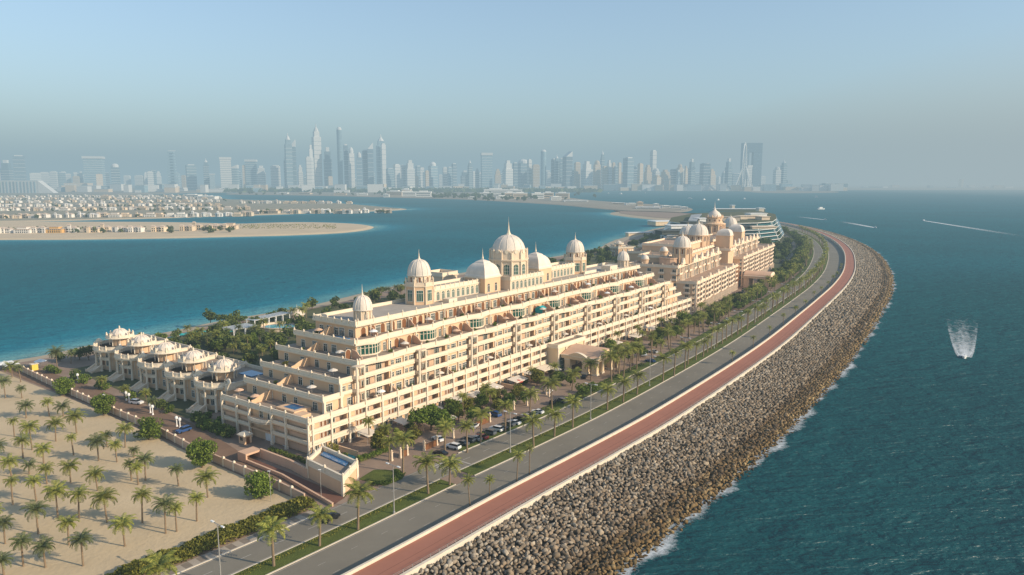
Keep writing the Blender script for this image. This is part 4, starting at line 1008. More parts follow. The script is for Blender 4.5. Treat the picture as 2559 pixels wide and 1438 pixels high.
def hdome(px, q, yfoot, yspring, ytop, ytip, rpx, drum_mat=None, sides=16, zf=28.):
    p = HP(px, q, 38); x, y = HW(p, q); k = PXM(y); r = rpx/k
    zs, zt, zp = ZH(yspring, y), ZH(ytop, y), ZH(ytip, y)
    d = MB().lathe([(r*1.06, zf), (r*1.06, zs-.6), (r*1.15, zs-.4), (r*1.15, zs)], sides)
    for i in range(10): a = 2*math.pi*i/10; d.tube((r*1.1*math.cos(a), r*1.1*math.sin(a), zf), (r*1.1*math.cos(a), r*1.1*math.sin(a), zs-.5), .45, .4, 6)
    o = d.build('dome_tower', M_hs, Hh, (p, q, 0)); it = []
    for i in range(10): a = 2*math.pi*(i+.5)/10; W_(it, (1.3, min(3.2, zs-zf-1.6), 1, 1, dict(arch=True, glass=M_wood_shade)), r*1.08*math.cos(a), r*1.08*math.sin(a), zs-4.2, a+math.pi/2)
    multi(o, 'window', it)
    h = MB().lathe(dome_prof(r, zs, zt-zs), max(sides, 16)); ribs(h, r, zs, zt-zs, 10); h.build('dome', M_dome, o, smooth=True)
    MB().lathe([(r*.16, zt-.1), (r*.08, zt+(zp-zt)*.2), (.1, zt+(zp-zt)*.6), (.02, zp)], 8).build('spire', M_white, o)
hdome(1705, 15, 640, 617, 590, 573, 21); hdome(1745, 30, 621, 587, 560, 544, 24); hdome(1719, 52, 600, 585, 565, 555, 20, zf=30)
hdome(1826, 58, 590, 567, 543, 534, 17, zf=31)
# central stepped tower
q = 46; p = HP(1785, q, 45); x, y = HW(p, q); k = PXM(y); Zc = lambda v: ZH(v, y)
t = MB().prism(octpts(19/k*1.35), 28, Zc(584), 0).lathe([(28/k, Zc(584)), (28/k, Zc(581)), (25/k, Zc(580)), (25/k, Zc(562)), (28/k, Zc(560)), (27/k, Zc(558)), (20/k, Zc(556)), (19/k, Zc(545)), (22/k, Zc(543)), (20/k, Zc(541))], 20)
for i in range(10): a = 2*math.pi*i/10; t.tube((26/k*math.cos(a), 26/k*math.sin(a), Zc(581)), (26/k*math.cos(a), 26/k*math.sin(a), Zc(560)), .6, .5, 6); t.lathe([(.7, Zc(545)), (.8, Zc(542)), (.05, Zc(536))], 6, 20/k*math.cos(a), 20/k*math.sin(a))
o = t.build('dome_tower', M_hs, Hh, (p, q, 0)); it = []
for i in range(10): a = 2*math.pi*(i+.5)/10; W_(it, (2.0, Zc(562)-Zc(578), 2, 2, dict(arch=True, glass=M_wood_shade)), 25.2/k*math.cos(a), 25.2/k*math.sin(a), Zc(579), a+math.pi/2); W_(it, (1.5, 1.8, 1, 1, dict(glass=M_wood_shade)), 19.6/k*math.cos(a), 19.6/k*math.sin(a), Zc(553), a+math.pi/2)
multi(o, 'window', it)
MB().lathe([(17/k, Zc(541)), (15.5/k, Zc(536)), (11/k, Zc(530.5)), (5.5/k, Zc(527)), (2.2/k, Zc(523)), (.8/k, Zc(516)), (.02, Zc(504))], 16).build('dome', M_dome, o, smooth=True)
# faceted mansard towers of the right wing
for px, q, y0, y1, y2, rp in ((1811, 14, 612, 590, 572, 17), (1840, 18, 600, 580, 561, 17)):
    p = HP(px, q, 38); x, y = HW(p, q); k = PXM(y); r = rp/k; zs, zt = ZH(y1, y), ZH(y2, y); 
    m = MB().box(-r, r, -r, r, 18, zs, 0).box(-r*1.06, r*1.06, -r*1.06, r*1.06, zs, zs+.6, 0); o = m.build('mansard_tower', M_hs, Hh, (p, q, 0))
    MB().lathe([(r*1.414*1.04, zs+.6)]+[(r*1.414*math.cos(t)**.7, zs+.6+(zt-zs-.6)*math.sin(t)) for t in np.linspace(.1, 1.45, 8)], 4, 0, 0, 0, math.pi/4).build('mansard_roof', M_dome, o)
# porch
pp = MB(); pa, pb, qa, qb = 124, 142, -20, -2
for a, b in ((pa, pa+3.5), (pb-3.5, pb)): pp.box(a, b, qa, qa+3, 0, 7.5, 0); pp.box(a, b, -6, -2, 0, 7.5, 0)
pp.box(pa-1, pb+1, qa-1, qb, 7.5, 9.0, 0); pp.box(pa-1.3, pb+1.3, qa-1.3, qb, 9.0, 9.5, 1)
for k in range(10):
    t0, t1 = math.pi*k/10, math.pi*(k+1)/10; c = (pa+pb)/2; r = 9
    pp.poly([(c-r*math.cos(t0), qa-1.4, 9.5), (c-r*math.cos(t1), qa-1.4, 9.5), (c-r*math.cos(t1), qa-1.4, 9.5+2.6*math.sin(t1)), (c-r*math.cos(t0), qa-1.4, 9.5+2.6*math.sin(t0))], 1)
    pp.poly([(c-r*math.cos(t0), qa-1.4, 9.5+2.6*math.sin(t0)), (c-r*math.cos(t1), qa-1.4, 9.5+2.6*math.sin(t1)), (c-r*math.cos(t1), qb, 9.5+2.6*math.sin(t1)), (c-r*math.cos(t0), qb, 9.5+2.6*math.sin(t0))], 2)
pp.build('entrance_porch', [M_hs, M_hw, M_salmon], Hh)
MB().lathe([(6.2, 27.3), (6.2, 31.2), (6.6, 31.3), (6.6, 31.9), (6.0, 31.9), (6.0, 31.3)], 16, 14, 22).build('roof_drum', M_salmon, Hh)
# ================================================================== stepped glass hotel
def ctr(P): return np.mean(np.array(P), 0)
FT = [G(1690,612), G(1800,612), G(1900,609), G(1941,604), G(1951,592), G(1946,574), G(1905,563), G(1800,566), G(1720,572), G(1662,588), G(1655,604)]
M_td0 = pm('dark_roof_plant', (.09, .10, .09), .9, .3, .2)
gl = thing('stepped_hotel', 'low stepped hotel of teal glass floors edged with white slabs, behind the domes', 'building', (*ctr(FT), 0))
M_tealglass = pm('teal_glazing', (.03, .13, .14), .15, .35, .12, spec=.6)
fl = MB(); c0 = ctr(FT)
for i in range(7):
    k = 1.06-.03*i; z = 4.3*i
    P_ = [((x-c0[0])*k, (y-c0[1])*k) for x, y in FT]; Pi = [(x*.955, y*.955) for x, y in P_]
    MB().prism(Pi, z-.3 if i else z, z+3.8 if i < 6 else z+.1, 0, 1).build('glazing', [M_tealglass, M_roof], gl)
    MB().prism(P_, z+3.8, z+4.5, 0, 1).build('floor_slab', [M_white2, M_soil if i == 5 else M_tealglass], gl) if i < 6 else None
    nk = len(P_)
    for a in range(0, nk): fl.tube((P_[a][0]*.99, P_[a][1]*.99, z), (P_[a][0]*.97, P_[a][1]*.97, z+3.9), .5, .5, 4) if i < 6 else None
fl.build('slanted_fin', M_white2, gl)
M_bluegl = pm('blue_glazing', (.03, .09, .15), .2, .3, .12, spec=.6)
for i in range(7):
    f_ = [G(1640+13*i, 618-1.2*i), G(1738, 612), G(1752, 584), G(1672+9*i, 588)]; f_ = [(x-c0[0], y-c0[1]) for x, y in f_]; z = 4.3*i
    MB().prism(f_, z, z+3.7, 0, 1).build('glazing', [M_bluegl, M_td0], gl)
    m_ = np.mean(np.array(f_), 0); MB().prism([(m_[0]+(x-m_[0])*1.02, m_[1]+(y-m_[1])*1.02) for x, y in f_], z+3.7, z+4.28, 0).build('floor_slab', M_metal, gl)
for px, py, w, h, m in ((1700, 575, 30, 3, M_white2), (1730, 566, 24, 3, M_td0), (1780, 570, 30, 3, M_cream), (1840, 575, 26, 2, M_td0), (1900, 575, 30, 1.5, M_cream), (1680, 590, 30, 3, M_td0), (1888, 548, 26, 6, M_white2), (1870, 551, 34, 4, M_cream), (1815, 556, 30, 5, M_roof), (1760, 558, 22, 4, M_white2), (1905, 553, 12, 4, M_cream)):
    x, y = G(px, py, 24); MB().box(-w/2, w/2, -9, 9, 26, 26.2+h).box(-w/2-1, w/2+1, -10, 10, 26.2+h, 26.8+h).build('penthouse', m, gl, (x-c0[0], y-c0[1], 0), .2)
mats_far = [M_white2, M_cream]
def simple_block(name, label, cat, px, py, wpx, hpx, m, rz=0, dep=18, group=None, z=0):
    x, y = G(px, py, z); k = PXM(y); t = thing(name, label, cat, (x, y, z), rz, group); w, h = wpx/k, hpx/k
    MB().box(-w/2, w/2, 0, dep, -1.5, h*.82).build('wall', m, t); MB().box(-w/2-1, w/2+1, -1, dep+1, h*.82, h).build('roof', M_white2, t); return t
simple_block('jetty', 'long dark jetty with low sheds reaching into the channel beyond the domes', 'jetty', 1850, 528, 125, 6, M_soil, 0, 25, z=-2)
simple_block('pavilion', 'small white pavilion at the right end of the dark jetty', 'pavilion', 1903, 529, 13, 9, M_cream, .1, 20)
simple_block('pavilion', 'small white pavilion near the left end of the dark jetty', 'pavilion', 1833, 520, 7, 7, M_cream, .1, 20)
simple_block('beach_house', 'tan flat roofed beach building left of the stepped hotel', 'building', 1665, 562, 60, 9, M_warm, .35, 30)
simple_block('groyne', 'low tan sea wall sticking out from the lagoon beach', 'sea wall', 1600, 590, 66, 9, M_warm, .35, 10, z=-3)
# ================================================================== plants
QF = np.array([[0, 1, 2, 3]])
def cards(C, size, up=.3):
    """small leaf faces at points C"""
    n = len(C); a = RNG.normal(size=(n, 3)); a[:, 2] *= .8; a /= np.linalg.norm(a, axis=1)[:, None]
    b = np.cross(a, RNG.normal(size=(n, 3))); b /= np.linalg.norm(b, axis=1)[:, None]
    s = size*RNG.uniform(.6, 1.3, (n, 1)); a = a*s; b = b*s*.62
    return np.stack([C-a, C-b*.9, C+a, C+b*.9], 1)
def blob(n, c, r, shell=.55):
    d = RNG.normal(size=(n, 3)); d /= np.linalg.norm(d, axis=1)[:, None]
    return np.array(c)+d*(RNG.uniform(shell, 1, (n, 1))**.6)*np.array(r)
def tree_template(kind, n, size, h, r, base, mat, blobs=11, squash=.8):
    pts = []
    for k in range(blobs):
        a = 2*math.pi*k/blobs*2.4; rr = r*(.15+.62*random.random()); z = base+(h-base)*(.18+.68*random.random())
        br = r*random.uniform(.34, .52); pts.append(blob(n//blobs, (rr*math.cos(a), rr*math.sin(a), z), (br, br, br*squash)))
    V = cards(np.concatenate(pts), size); me = npmesh('crown', V, QF, mat)
    t = MB().tube((0,0,-.1), (.1, .05, base+.4*(h-base)), .028*h+.06, .018*h, 7)
    for k in range(4): a = 1.6*k+.4; t.tube((.05, .03, base*.8), (r*.5*math.cos(a), r*.5*math.sin(a), base+.5*(h-base)), .015*h, .008*h, 5)
    return t.mesh('trunk', M_bark), me
def tree(tmpl, name, label, cat, x, y, z=0, sc=1., group=None, sz=1):
    o = thing(name, label, cat, (x, y, z), random.uniform(0, 6.28), group, (sc, sc, sc*sz)); place(tmpl[0], 'trunk', o); place(tmpl[1], 'crown', o); return o
T_bush = [tree_template('b', 3600, .34, 7.2, 3.9, .2, M_leaf, 30) for _ in range(2)]
T_tree = [tree_template('t', 1150, .42, 7.5, 3.6, 1.6, M_leaf, 13) for _ in range(3)]
T_ytree = [tree_template('y', 1000, .40, 7.0, 3.2, 1.4, M_leafy, 12) for _ in range(2)]
T_far = [tree_template('f', 420, .75, 7.5, 4.4, 1.2, M_leafd, 9) for _ in range(3)]
T_shrub = [tree_template('s', 420, .28, 2.0, 1.7, .1, m, 9) for m in (M_leaf, M_leafd, M_leafy)]
def frond(mb, L, az, el, droop, nseg=7, leaf=.62, detail=True):
    ca, sa = math.cos(az), math.sin(az); P_ = []; x = 0; z = 0; e = el
    for k in range(nseg+1):
        P_.append((x, z)); x += L/nseg*math.cos(e); z += L/nseg*math.sin(e); e -= droop/nseg*(1+.9*k/nseg)
    for k in range(nseg):
        (x0, z0), (x1, z1) = P_[k], P_[k+1]; f = (k+.5)/nseg; w = leaf*math.sin(math.pi*(.12+.80*f))**.7*L/3.2
        for sgn in (-1, 1):
            for q in range(2 if detail else 1):
                t0 = q*.5 if detail else 0; t1 = t0+(.34 if detail else .85); a0 = (x0+(x1-x0)*t0, z0+(z1-z0)*t0); a1 = (x0+(x1-x0)*t1, z0+(z1-z0)*t1)
                tip = (a1[0]+w*.75*math.cos(e+.4), a1[1]-w*.42+w*.25); yy = sgn*w
                pts = [(a0[0], 0, a0[1]), (a1[0], 0, a1[1]), (tip[0]+.12, yy, tip[1]), (tip[0]-.10, yy*.93, tip[1]-.03)]
                mb.poly([(px*ca-py*sa, px*sa+py*ca, pz) for px, py, pz in pts])
def crown_mesh(nf, L, mat, detail=True, upright=0.):
    mb = MB()
    for k in range(nf):
        lay = k/nf; el = 1.25-1.45*lay+random.uniform(-.12, .12)+upright; frond(mb, L*random.uniform(.86, 1.1), k*2.399+random.uniform(-.2, .2), el, 1.0+.5*lay, 7 if detail else 4, .62 if detail else .8, detail)
    return mb.mesh('crown', mat)
C_date = [crown_mesh(30, 3.3, M_palm2 if i == 2 else M_palm) for i in range(3)]
C_road = [crown_mesh(26, 3.4, M_palm, True, .05) for i in range(3)]
C_farp = [crown_mesh(18, 3.4, M_palm, False) for i in range(3)]
def trunk_mesh(r0, r1):
    prof = [(r0*1.3, -.1), (r0*1.05, .3)]+[(r0+(r1-r0)*k/10+(.02 if k % 2 else 0), .3+5.5*k/10) for k in range(1, 11)]+[(r1*1.5, 5.95), (r1*1.2, 6.25), (.05, 6.4)]
    return MB().lathe(prof, 8).mesh('trunk', M_trunk, True)
TR_date, TR_road, TR_thin = trunk_mesh(.20, .16), trunk_mesh(.30, .21), trunk_mesh(.16, .11)
def palm(x, y, h, r, label, crowns, trunk, group=None, name='date_palm', z=0, tr=1.):
    o = thing(name, label, 'palm', (x, y, z), random.uniform(0, 6.28), group); o.rotation_euler[0] = random.gauss(0, .035); o.rotation_euler[1] = random.gauss(0, .035)
    place(trunk, 'trunk', o, (0,0,0), 0, (tr, tr, h/6.)); c = place(random.choice(crowns), 'crown', o, (0, 0, h), 0, (r/3.2, r/3.2, r/3.2*1.0)); c.rotation_euler = (random.uniform(-.08, .08), random.uniform(-.08, .08), 0); return o
# --- palms on the sand: base, crown height and radius surveyed in the photo
k2 = 3.283
sandp = [(215,150,45,75),(405,135,15,60),(520,135,50,75),(628,275,130,90),(118,300,170,52),(265,410,215,90),(458,340,190,85),(190,480,330,80),(358,520,395,80),(605,455,305,52),(810,500,335,90),(880,385,285,60),(960,510,360,65),(1027,390,230,80),(1080,660,520,58),(1100,470,410,55),(1135,695,545,70),(1195,660,480,90),(1465,705,560,70),(1705,800,630,110),(95,630,500,90),(240,610,530,65),(580,680,540,90),(385,690,560,75),(105,860,665,65),(298,830,660,80),(803,745,600,95),(475,965,740,110),(648,970,770,95),(880,1005,790,120),(1168,1010,770,90),(1360,1095,850,110),(1450,1080,880,75),(1615,995,800,80),(315,1100,890,110),(42,1180,1000,90),(565,1190,1000,95),(1025,1200,1000,110),(192,1365,1150,90),(373,1375,1195,100),(682,1362,1140,105),(32,1438,1310,95),(-30,520,380,85),(-60,1060,900,90)]
SP = [(x/k2, 1000+y/k2, (y-c)/k2, r/k2) for x, y, c, r in sandp]
k3 = 3.268
SP += [(x/k3, 760+y/k3, (y-c)/k3, r/k3) for x, y, c, r in [(100,600,505,70),(170,640,520,48),(46,770,630,68),(180,770,690,48),(470,535,390,72)]]
SP.sort(key=lambda t: -t[1]); rows = [SP[i:i+7] for i in range(0, len(SP), 7)]
for ri, row in enumerate(rows):
    row.sort()
    for ci_, (px, py, hp, rp) in enumerate(row):
        x, y = G(px, py); k = PXM(y); r = rp/k*1.02
        palm(x, y, hp/k/.95-.25*r*.3, r, 'date palm on the sand, %s row from the bottom edge, %s from the left' % (ORD[ri], ORD[ci_]), C_date, TR_date, 'date palms on the sand lot')
# --- palms along the roads
k4 = 3.283; rp_ = []
for bx, by, cy, r in [(408,1365,1060,120),(783,1200,950,105),(1098,1065,770,125),(1675,770,520,110),(1850,700,530,100),(1468,600,330,95),(1812,440,230,80),(1995,430,225,75),(2105,350,130,80),(2308,260,60,75)]: rp_.append((560+bx/k4, 1000+by/k4, (by-cy)/k4, r/k4))
k5 = 3.268
for bx, by, cy, r in [(960,1105,900,95),(1128,1020,850,80),(1278,945,745,80),(1560,800,640,75),(1690,740,580,75),(1803,675,530,70),(2015,570,390,65),(2105,525,340,55),(2193,470,290,60),(930,850,680,80),(1110,800,590,85),(1275,640,510,70),(1595,570,370,80),(1655,520,310,65),(1745,480,300,70),(1800,470,300,60),(1690,560,330,60),(1430,560,430,70)]: rp_.append((1040+bx/k5, 780+by/k5, (by-cy)/k5, r/k5))
rp_.append((402, 1495, 78, 44))
rp_.sort()
for i, (px, py, hp, rp) in enumerate(rp_):
    x, y = G(px, py); k = PXM(y); s, d = sd_of(x, y)
    where = 'on the grass median of the road' if 22 < d < 31 else 'by the parking below the facade'
    palm(x, y, hp/k/.93, rp/k*1.16, 'roadside palm %s, %s from the left' % (where, ordn(i)), C_road, TR_road, 'roadside palms in the foreground', 'roadside_palm')
for i, (bx, by, cy, r, K, ox, oy) in enumerate([(2018,880,655,60,k4,560,1000),(2178,800,655,48,k4,560,1000),(2400,680,455,60,k4,560,1000),(925,1330,1120,45,k5,1040,780)]):
    px, py = ox+bx/K, oy+by/K; x, y = G(px, py); k = PXM(y)
    palm(x, y, (by-cy)/K/k/.95, r/K/k*1.1, 'slim young palm in front of the red track wall, %s from the left' % ORD[i], C_road, TR_thin, 'young palms by the track wall', 'young_palm')
# median and verge palms receding along the road
s0 = sd_of(*G(1711,924))[0]; i = 0; s = s0+9
while s < 1330:
    p = curve(s, 26.3+random.uniform(-1, 1)); h = random.uniform(7, 9.5)
    palm(p[0], p[1], h, random.uniform(2.5, 3.2), 'palm on the far stretch of the grass median, %s beyond the porch' % ordn(i), C_farp if s > s0+150 else C_road, TR_road, 'palms on the far stretch of the median', 'roadside_palm'); i += 1; s += random.uniform(7, 10)
s = s0-30; i = 0
while s < 1100:
    p = curve(s, 43.5+random.uniform(-3, 7)); h = random.uniform(6.5, 9.5)
    palm(p[0], p[1], h, random.uniform(2.4, 3.3), 'palm on the land side verge of the road, %s beyond the porch' % ordn(i), C_farp if s > s0+150 else C_road, TR_road, 'palms on the land side verge', 'roadside_palm'); i += 1; s += random.uniform(4.5, 8)
for i, s in enumerate(np.arange(s0+20, s0+420, 33)):
    p = curve(s, 9.8); palm(p[0], p[1], random.uniform(5, 7), random.uniform(1.6, 2.1), 'slim young palm along the far track wall, %s in line' % ordn(i), C_farp, TR_thin, 'young palms along the far track wall', 'young_palm')
# --- clipped round trees along the sand lot wall
for i, (px, py) in enumerate([(159, 987), (260, 1039), (372, 1099), (505, 1169), (649, 1244)]):
    x, y = G(px, py); tree(T_bush[i % 2], 'round_tree', ['round dark green tree by the wall nearest the lagoon', 'round dark green tree, second from the lagoon along the sand lot wall', 'round dark green tree in the middle of the sand lot wall', 'round dark green tree by the wall opposite the guard booth', 'round dark green tree by the wall nearest the road'][i], 'tree', x, y, 0, (.94, .98, 1.0, 1.05, .95)[i], 'round trees along the sand lot wall')
# --- trees in front of the terraced building
tl = [(950,1132,1.05,'y'),(1078,1075,1.25,'t'),(1048,1082,1.1,'t'),(1105,1080,1.1,'t'),(1135,1052,.9,'t'),(1030,1110,.9,'y'),(1170,1035,.85,'y'),(1205,1020,.8,'t'),(1238,1012,.9,'y'),(1290,1000,.85,'y'),(1342,965,.95,'y'),(1395,960,.8,'t'),(1640,870,1.0,'t'),(1668,850,1.0,'t'),(1710,822,1.25,'t'),(1690,845,1.0,'t'),(1745,815,1.0,'t'),(1600,895,.9,'t'),(1570,905,.8,'t'),(832,1150,.75,'y'),(1180,1060,.7,'t'),(1310,1010,.7,'t'),(1455,1000,.8,'t'),(1480,985,.7,'t')]
for i, (px, py, sc, kd) in enumerate(tl):
    x, y = G(px, py); tree((T_ytree if kd == 'y' else T_tree)[i % 2], 'garden_tree', '%s garden tree below the terraced facade, %s of these trees from the left' % ('yellowish green' if kd == 'y' else 'mid green', ordn(sorted(tl).index((px, py, sc, kd)))), 'tree', x, y, 0, sc, 'garden trees below the terraced facade')
# --- dense groves
def grove(n, pick, tmpl, label, group, smin, smax, zmax=0, name='grove_tree'):
    i = 0; tries = 0
    while i < n and tries < n*30:
        tries += 1; p = pick()
        if p is None: continue
        tree(random.choice(tmpl), name, label, 'tree', p[0], p[1], 0, random.uniform(smin, smax), group, random.uniform(.8, 1.15)); i += 1
def pick_back():
    u, w = random.uniform(8, 90), random.uniform(48, 190)
    if w < 172 and u < 46 and w > 52: return None
    return W(u, w)
grove(95, pick_back, T_far+T_tree[:1], 'dark leafy tree in the shaded grove between the villas and the terraced block', 'trees in the grove behind the villas', .5, .95)
def pick_back2():
    return W(random.uniform(90, 290), random.uniform(60, 215))
grove(120, pick_back2, T_far, 'dark leafy tree in the garden on the lagoon side of the terraced block', 'trees on the lagoon side of the terraced block', .55, 1.0, name='lagoon_tree')
def pick_hotel():
    p, q = random.uniform(-20, 620), random.uniform(52, 215)
    if 0 < p < 260 and q < 66: return None
    x, y = HW(p, q); d = np.sqrt(((shore_c-np.array([x, y]))**2).sum(1)).min()
    if d < 45: return None
    return (x, y)
grove(190, pick_hotel, T_far, 'dark leafy tree in the wood around the domed hotel on its lagoon side', 'trees on the lagoon side of the domed hotel', .8, 1.4, name='wood_tree')
def pick_garden():
    s = random.uniform(650, 1500); d = random.uniform(46, 175)
    if 54 < d < 64 or (72 < d < 92 and (860 < s < 960 or 985 < s < 1080) and random.random() < .93): return None
    x, y = curve(s, d); P_ = HW(0, 0); px = (x-HO[0])*hc+(y-HO[1])*hs; q = -(x-HO[0])*hs+(y-HO[1])*hc
    if -5 < px < 268 and -6 < q < 70: return None
    a = np.array(FT); 
    if a[:, 0].min()-20 < x < a[:, 0].max()+4 and a[:, 1].min() < y < a[:, 1].max(): return None
    return (x, y)
grove(295, pick_garden, T_far, 'leafy tree in the garden strip between the road bend and the stepped hotel', 'trees in the garden strip by the road bend', .8, 1.45, name='park_tree')
def pick_hfront():
    p, q = random.uniform(-20, 290), random.uniform(-48, -20)
    if 96 < p < 165 and q > -34: return None
    x, y = HW(p, q); s, d = sd_of(x, y)
    return (x, y) if d > 45 else None
grove(110, pick_hfront, T_far+T_tree, 'leafy tree in the planted forecourt of the domed hotel', 'trees in the forecourt of the domed hotel', .55, .95, name='forecourt_tree')
# palms between the beach club and the villas
for i, (px, py, r) in enumerate([(540, 868, 20), (500, 862, 17), (480, 868, 15), (520, 880, 16), (560, 872, 15), (600, 860, 14), (640, 850, 15), (665, 870, 14), (700, 845, 14), (590, 880, 14), (620, 885, 13), (660, 842, 16), (755, 800, 17), (765, 795, 15), (735, 805, 14), (470, 858, 14), (935, 755, 12), (950, 752, 12), (970, 750, 12), (990, 748, 12), (1003, 745, 12), (915, 760, 12)]):
    x, y = G(px, py, 0); k = PXM(y); palm(x, y, 5.5+3*random.random(), r/k*.95, 'bushy palm behind the lagoon beach, %s of the palms there' % ordn(i), C_date, TR_date, 'palms behind the lagoon beach', 'beach_palm')
# --- hedges: clipped strips of leaves
def hedge_strip(name, label, fn, L, w, h, n, size, mat, kind=None, cat='hedge'):
    t = RNG.uniform(0, L, n); o = RNG.uniform(-w/2, w/2, n); z = RNG.uniform(0, 1, n)**.55
    wob = .85+.12*np.sin(t*.9)+.13*np.sin(t*.37+1)+.08*np.sin(t*2.3)
    pts = np.array([[*fn(a, b), c] for a, b, c in zip(t, o, z*h*wob*(1-.35*(2*o/w)**2))])
    o_ = place(npmesh(name, cards(pts, size), QF, mat), name)
    return tag(o_, None if kind else label, None if kind else cat, None, kind)
ha, hb_ = sd_of(*G(300, 1470))[0]-12, sd_of(*G(838, 1285))[0]
hedge_strip('hedge', 'tall unclipped green hedge between the sand lot and the pavement', lambda t, o: curve(ha+t, 44.6+o), hb_-ha, 5.6, 2.7, 16000, .30, M_leafy)
hedge_strip('hedge', 'low dark hedge along the garden bed below the left end wall', lambda t, o: W(-3.6+o, -8+t), 22, 2.0, 1.3, 1500, .22, M_leaf)
for i, (a, b) in enumerate(((GAP1+4, 620), (620, 1050))):
    hedge_strip('hedge', ['low clipped hedge on the road median from the crossing onwards', 'low clipped hedge on the far bend of the road median'][i], lambda t, o: curve(a+t, 27.6+o), b-a, 1.3, .55, 5500, .2+.12*i, M_leafy)
hedge_strip('hedge', 'low clipped hedge on the road median before the crossing', lambda t, o: curve(30+t, 27.5+o), GAP0-32, 1.6, .6, 4200, .17, M_leafy)
hedge_strip('hedge', 'low green hedge between the parked cars and the left carriageway', lambda t, o: curve(sL0+14+t, 42.8+o), 120, 2.2, .9, 4500, .22, M_leaf)
hedge_strip('hedge', 'curved dark hedge round the corner lawn near the crossing', lambda t, o: (lambda q: W(q[0], q[1]))((-2.5+ (5.5+o)*math.cos(3.4+t*.22)+4, -27.5+(5+o)*math.sin(3.4+t*.22))), 13, 1.6, 1.1, 1500, .22, M_leaf)
hedge_strip('hedge', 'square green hedge beside the small garden pool', lambda t, o: W(5+t, -14.5+o), 13, 2.4, 1.7, 1600, .24, M_leaf)
# shrubs in front of the villas and end wall
sh_ = [(-1.5, w+random.uniform(-3, 3)) for w in (56, 60, 76, 79, 97, 100, 119, 122, 141, 144, 163, 166, 170)]+[(-4, w) for w in (34, 38, 42, 46, 50)]+[(1, 48), (-2, 52), (2, 56)]
for i, (u, w) in enumerate(sh_):
    x, y = W(u, w); tree(T_shrub[i % 2], 'shrub', 'dark rounded shrub in front of the villas, %s going away from the apartment block' % ordn(i), 'shrub', x, y, 0, random.uniform(1.0, 1.7), 'shrubs in front of the villas')
for i, (px, py) in enumerate([(312, 1000), (382, 1032), (368, 1010), (255, 975)]):
    x, y = G(px, py); palm(x, y, 4.2, 2.4, 'short yellow green palm in a front yard of the villas, %s from the right' % ORD[(2, 0, 1, 3)[i]], C_date, TR_date, None, 'garden_palm')
# garden shrubs below the long facade
for i in range(34):
    u = 6+8*i; 
    if 122 < u < 152: continue
    x, y = W(u+random.uniform(-3, 3), -random.uniform(4, 12)); tree(T_shrub[i % 3], 'shrub', 'shrub in the ground floor gardens of the terraced block, %s from the left' % ordn(i), 'shrub', x, y, 0, random.uniform(.7, 1.3), 'shrubs in the ground floor gardens')

def pick_front():
    u = random.uniform(10, 292); w = -random.uniform(4, 22)
    if 120 < u < 152 or w < -14 and random.random() < .6: return None
    return W(u, w)
i = 0
while i < 46:
    p = pick_front()
    if p is None: continue
    fr_ = random.random(); u_ = UW(*p)[0]
    if fr_ < .6: tree((T_ytree+T_tree)[i % 5], 'front_tree', 'small leafy tree in the planted strip right below the long facade', 'tree', p[0], p[1], 0, random.uniform(.5, .85), 'small trees in the strip below the long facade')
    else: palm(p[0], p[1], random.uniform(5, 8), random.uniform(2.2, 3), 'palm in the planted strip right below the long facade', C_road, TR_date, 'palms in the strip below the long facade', 'front_palm')
    i += 1
# ---- potted plants and parasols on the terraces
pn = [0, 0]
for u, w, z, kind in sorted(TERR):
    x, y = W(u, w)
    if kind == 's': tree(T_shrub[pn[0] % 3], 'terrace_plant', 'bushy potted plant on a terrace of the apartment block, %s from the left' % ordn(pn[0]), 'plant', x, y, z, random.uniform(.45, .7), 'potted plants on the terraces'); pn[0] += 1
    else:
        o = thing('terrace_parasol', 'open parasol on a terrace of the apartment block, %s from the left' % ordn(pn[1]), 'parasol', (x, y, z), 0, 'parasols on the terraces'); pn[1] += 1
        MB().lathe([(1.6, 2.1), (.9, 2.5), (.05, 2.8)], 8).build('canopy', random.choice([M_cloth, M_white2, M_cloth, M_salmon]), o); MB().tube((0,0,0),(0,0,2.4),.05).build('pole', M_metal, o)
for i, (px, py, c, L) in enumerate(((1352, 772, M_teal, 3), (1385, 752, M_cloth, 7), (1412, 742, M_cloth, 6), (1460, 725, M_cloth, 8), (1530, 707, M_metal, 6))):
    x, y = G(px, py, 24.5); t_ = thing('terrace_tent', ['teal tent on the fourth setback terrace, leftmost of the tents', 'cream tent right next to the teal tent on the terrace', 'second cream tent right of the teal tent on the terrace', 'wide cream awning tent near the red parasol on the terrace', 'grey canopy farthest right on the setback terrace'][i], 'tent', (x, y, 22.72), BA)
    MB().poly([(-L/2,-2,2.2),(L/2,-2,2.2),(L/2,0,3.1),(-L/2,0,3.1)]).poly([(-L/2,0,3.1),(L/2,0,3.1),(L/2,2,2.2),(-L/2,2,2.2)]).poly([(-L/2,-2,2.2),(-L/2,0,3.1),(-L/2,2,2.2),(-L/2,2,0),(-L/2,-2,0)]).build('canopy', c, t_); MB().box(L/2-.1,L/2,-2,-1.9,0,2.2).box(L/2-.1,L/2,1.9,2,0,2.2).build('frame', M_metal, t_)

i = 0; s = s0+95
while s < 1480:
    p = curve(s, random.uniform(45, 55)); q_ = (p[0]-HO[0])*hc+(p[1]-HO[1])*hs
    tree(random.choice(T_far+T_tree), 'verge_tree', 'leafy tree in the belt beside the far left carriageway', 'tree', p[0], p[1], 0, random.uniform(.6, 1.0), 'trees in the belt beside the far left carriageway'); i += 1; s += random.uniform(3.5, 7.5)

for i in range(26):
    p = pick_back() or pick_back() or W(60, 120)
    palm(p[0], p[1], random.uniform(4, 7), random.uniform(2.3, 3.2), 'bushy palm standing in the grove between the villas and the terraced block', C_date, TR_date, 'palms in the grove behind the villas', 'grove_palm')
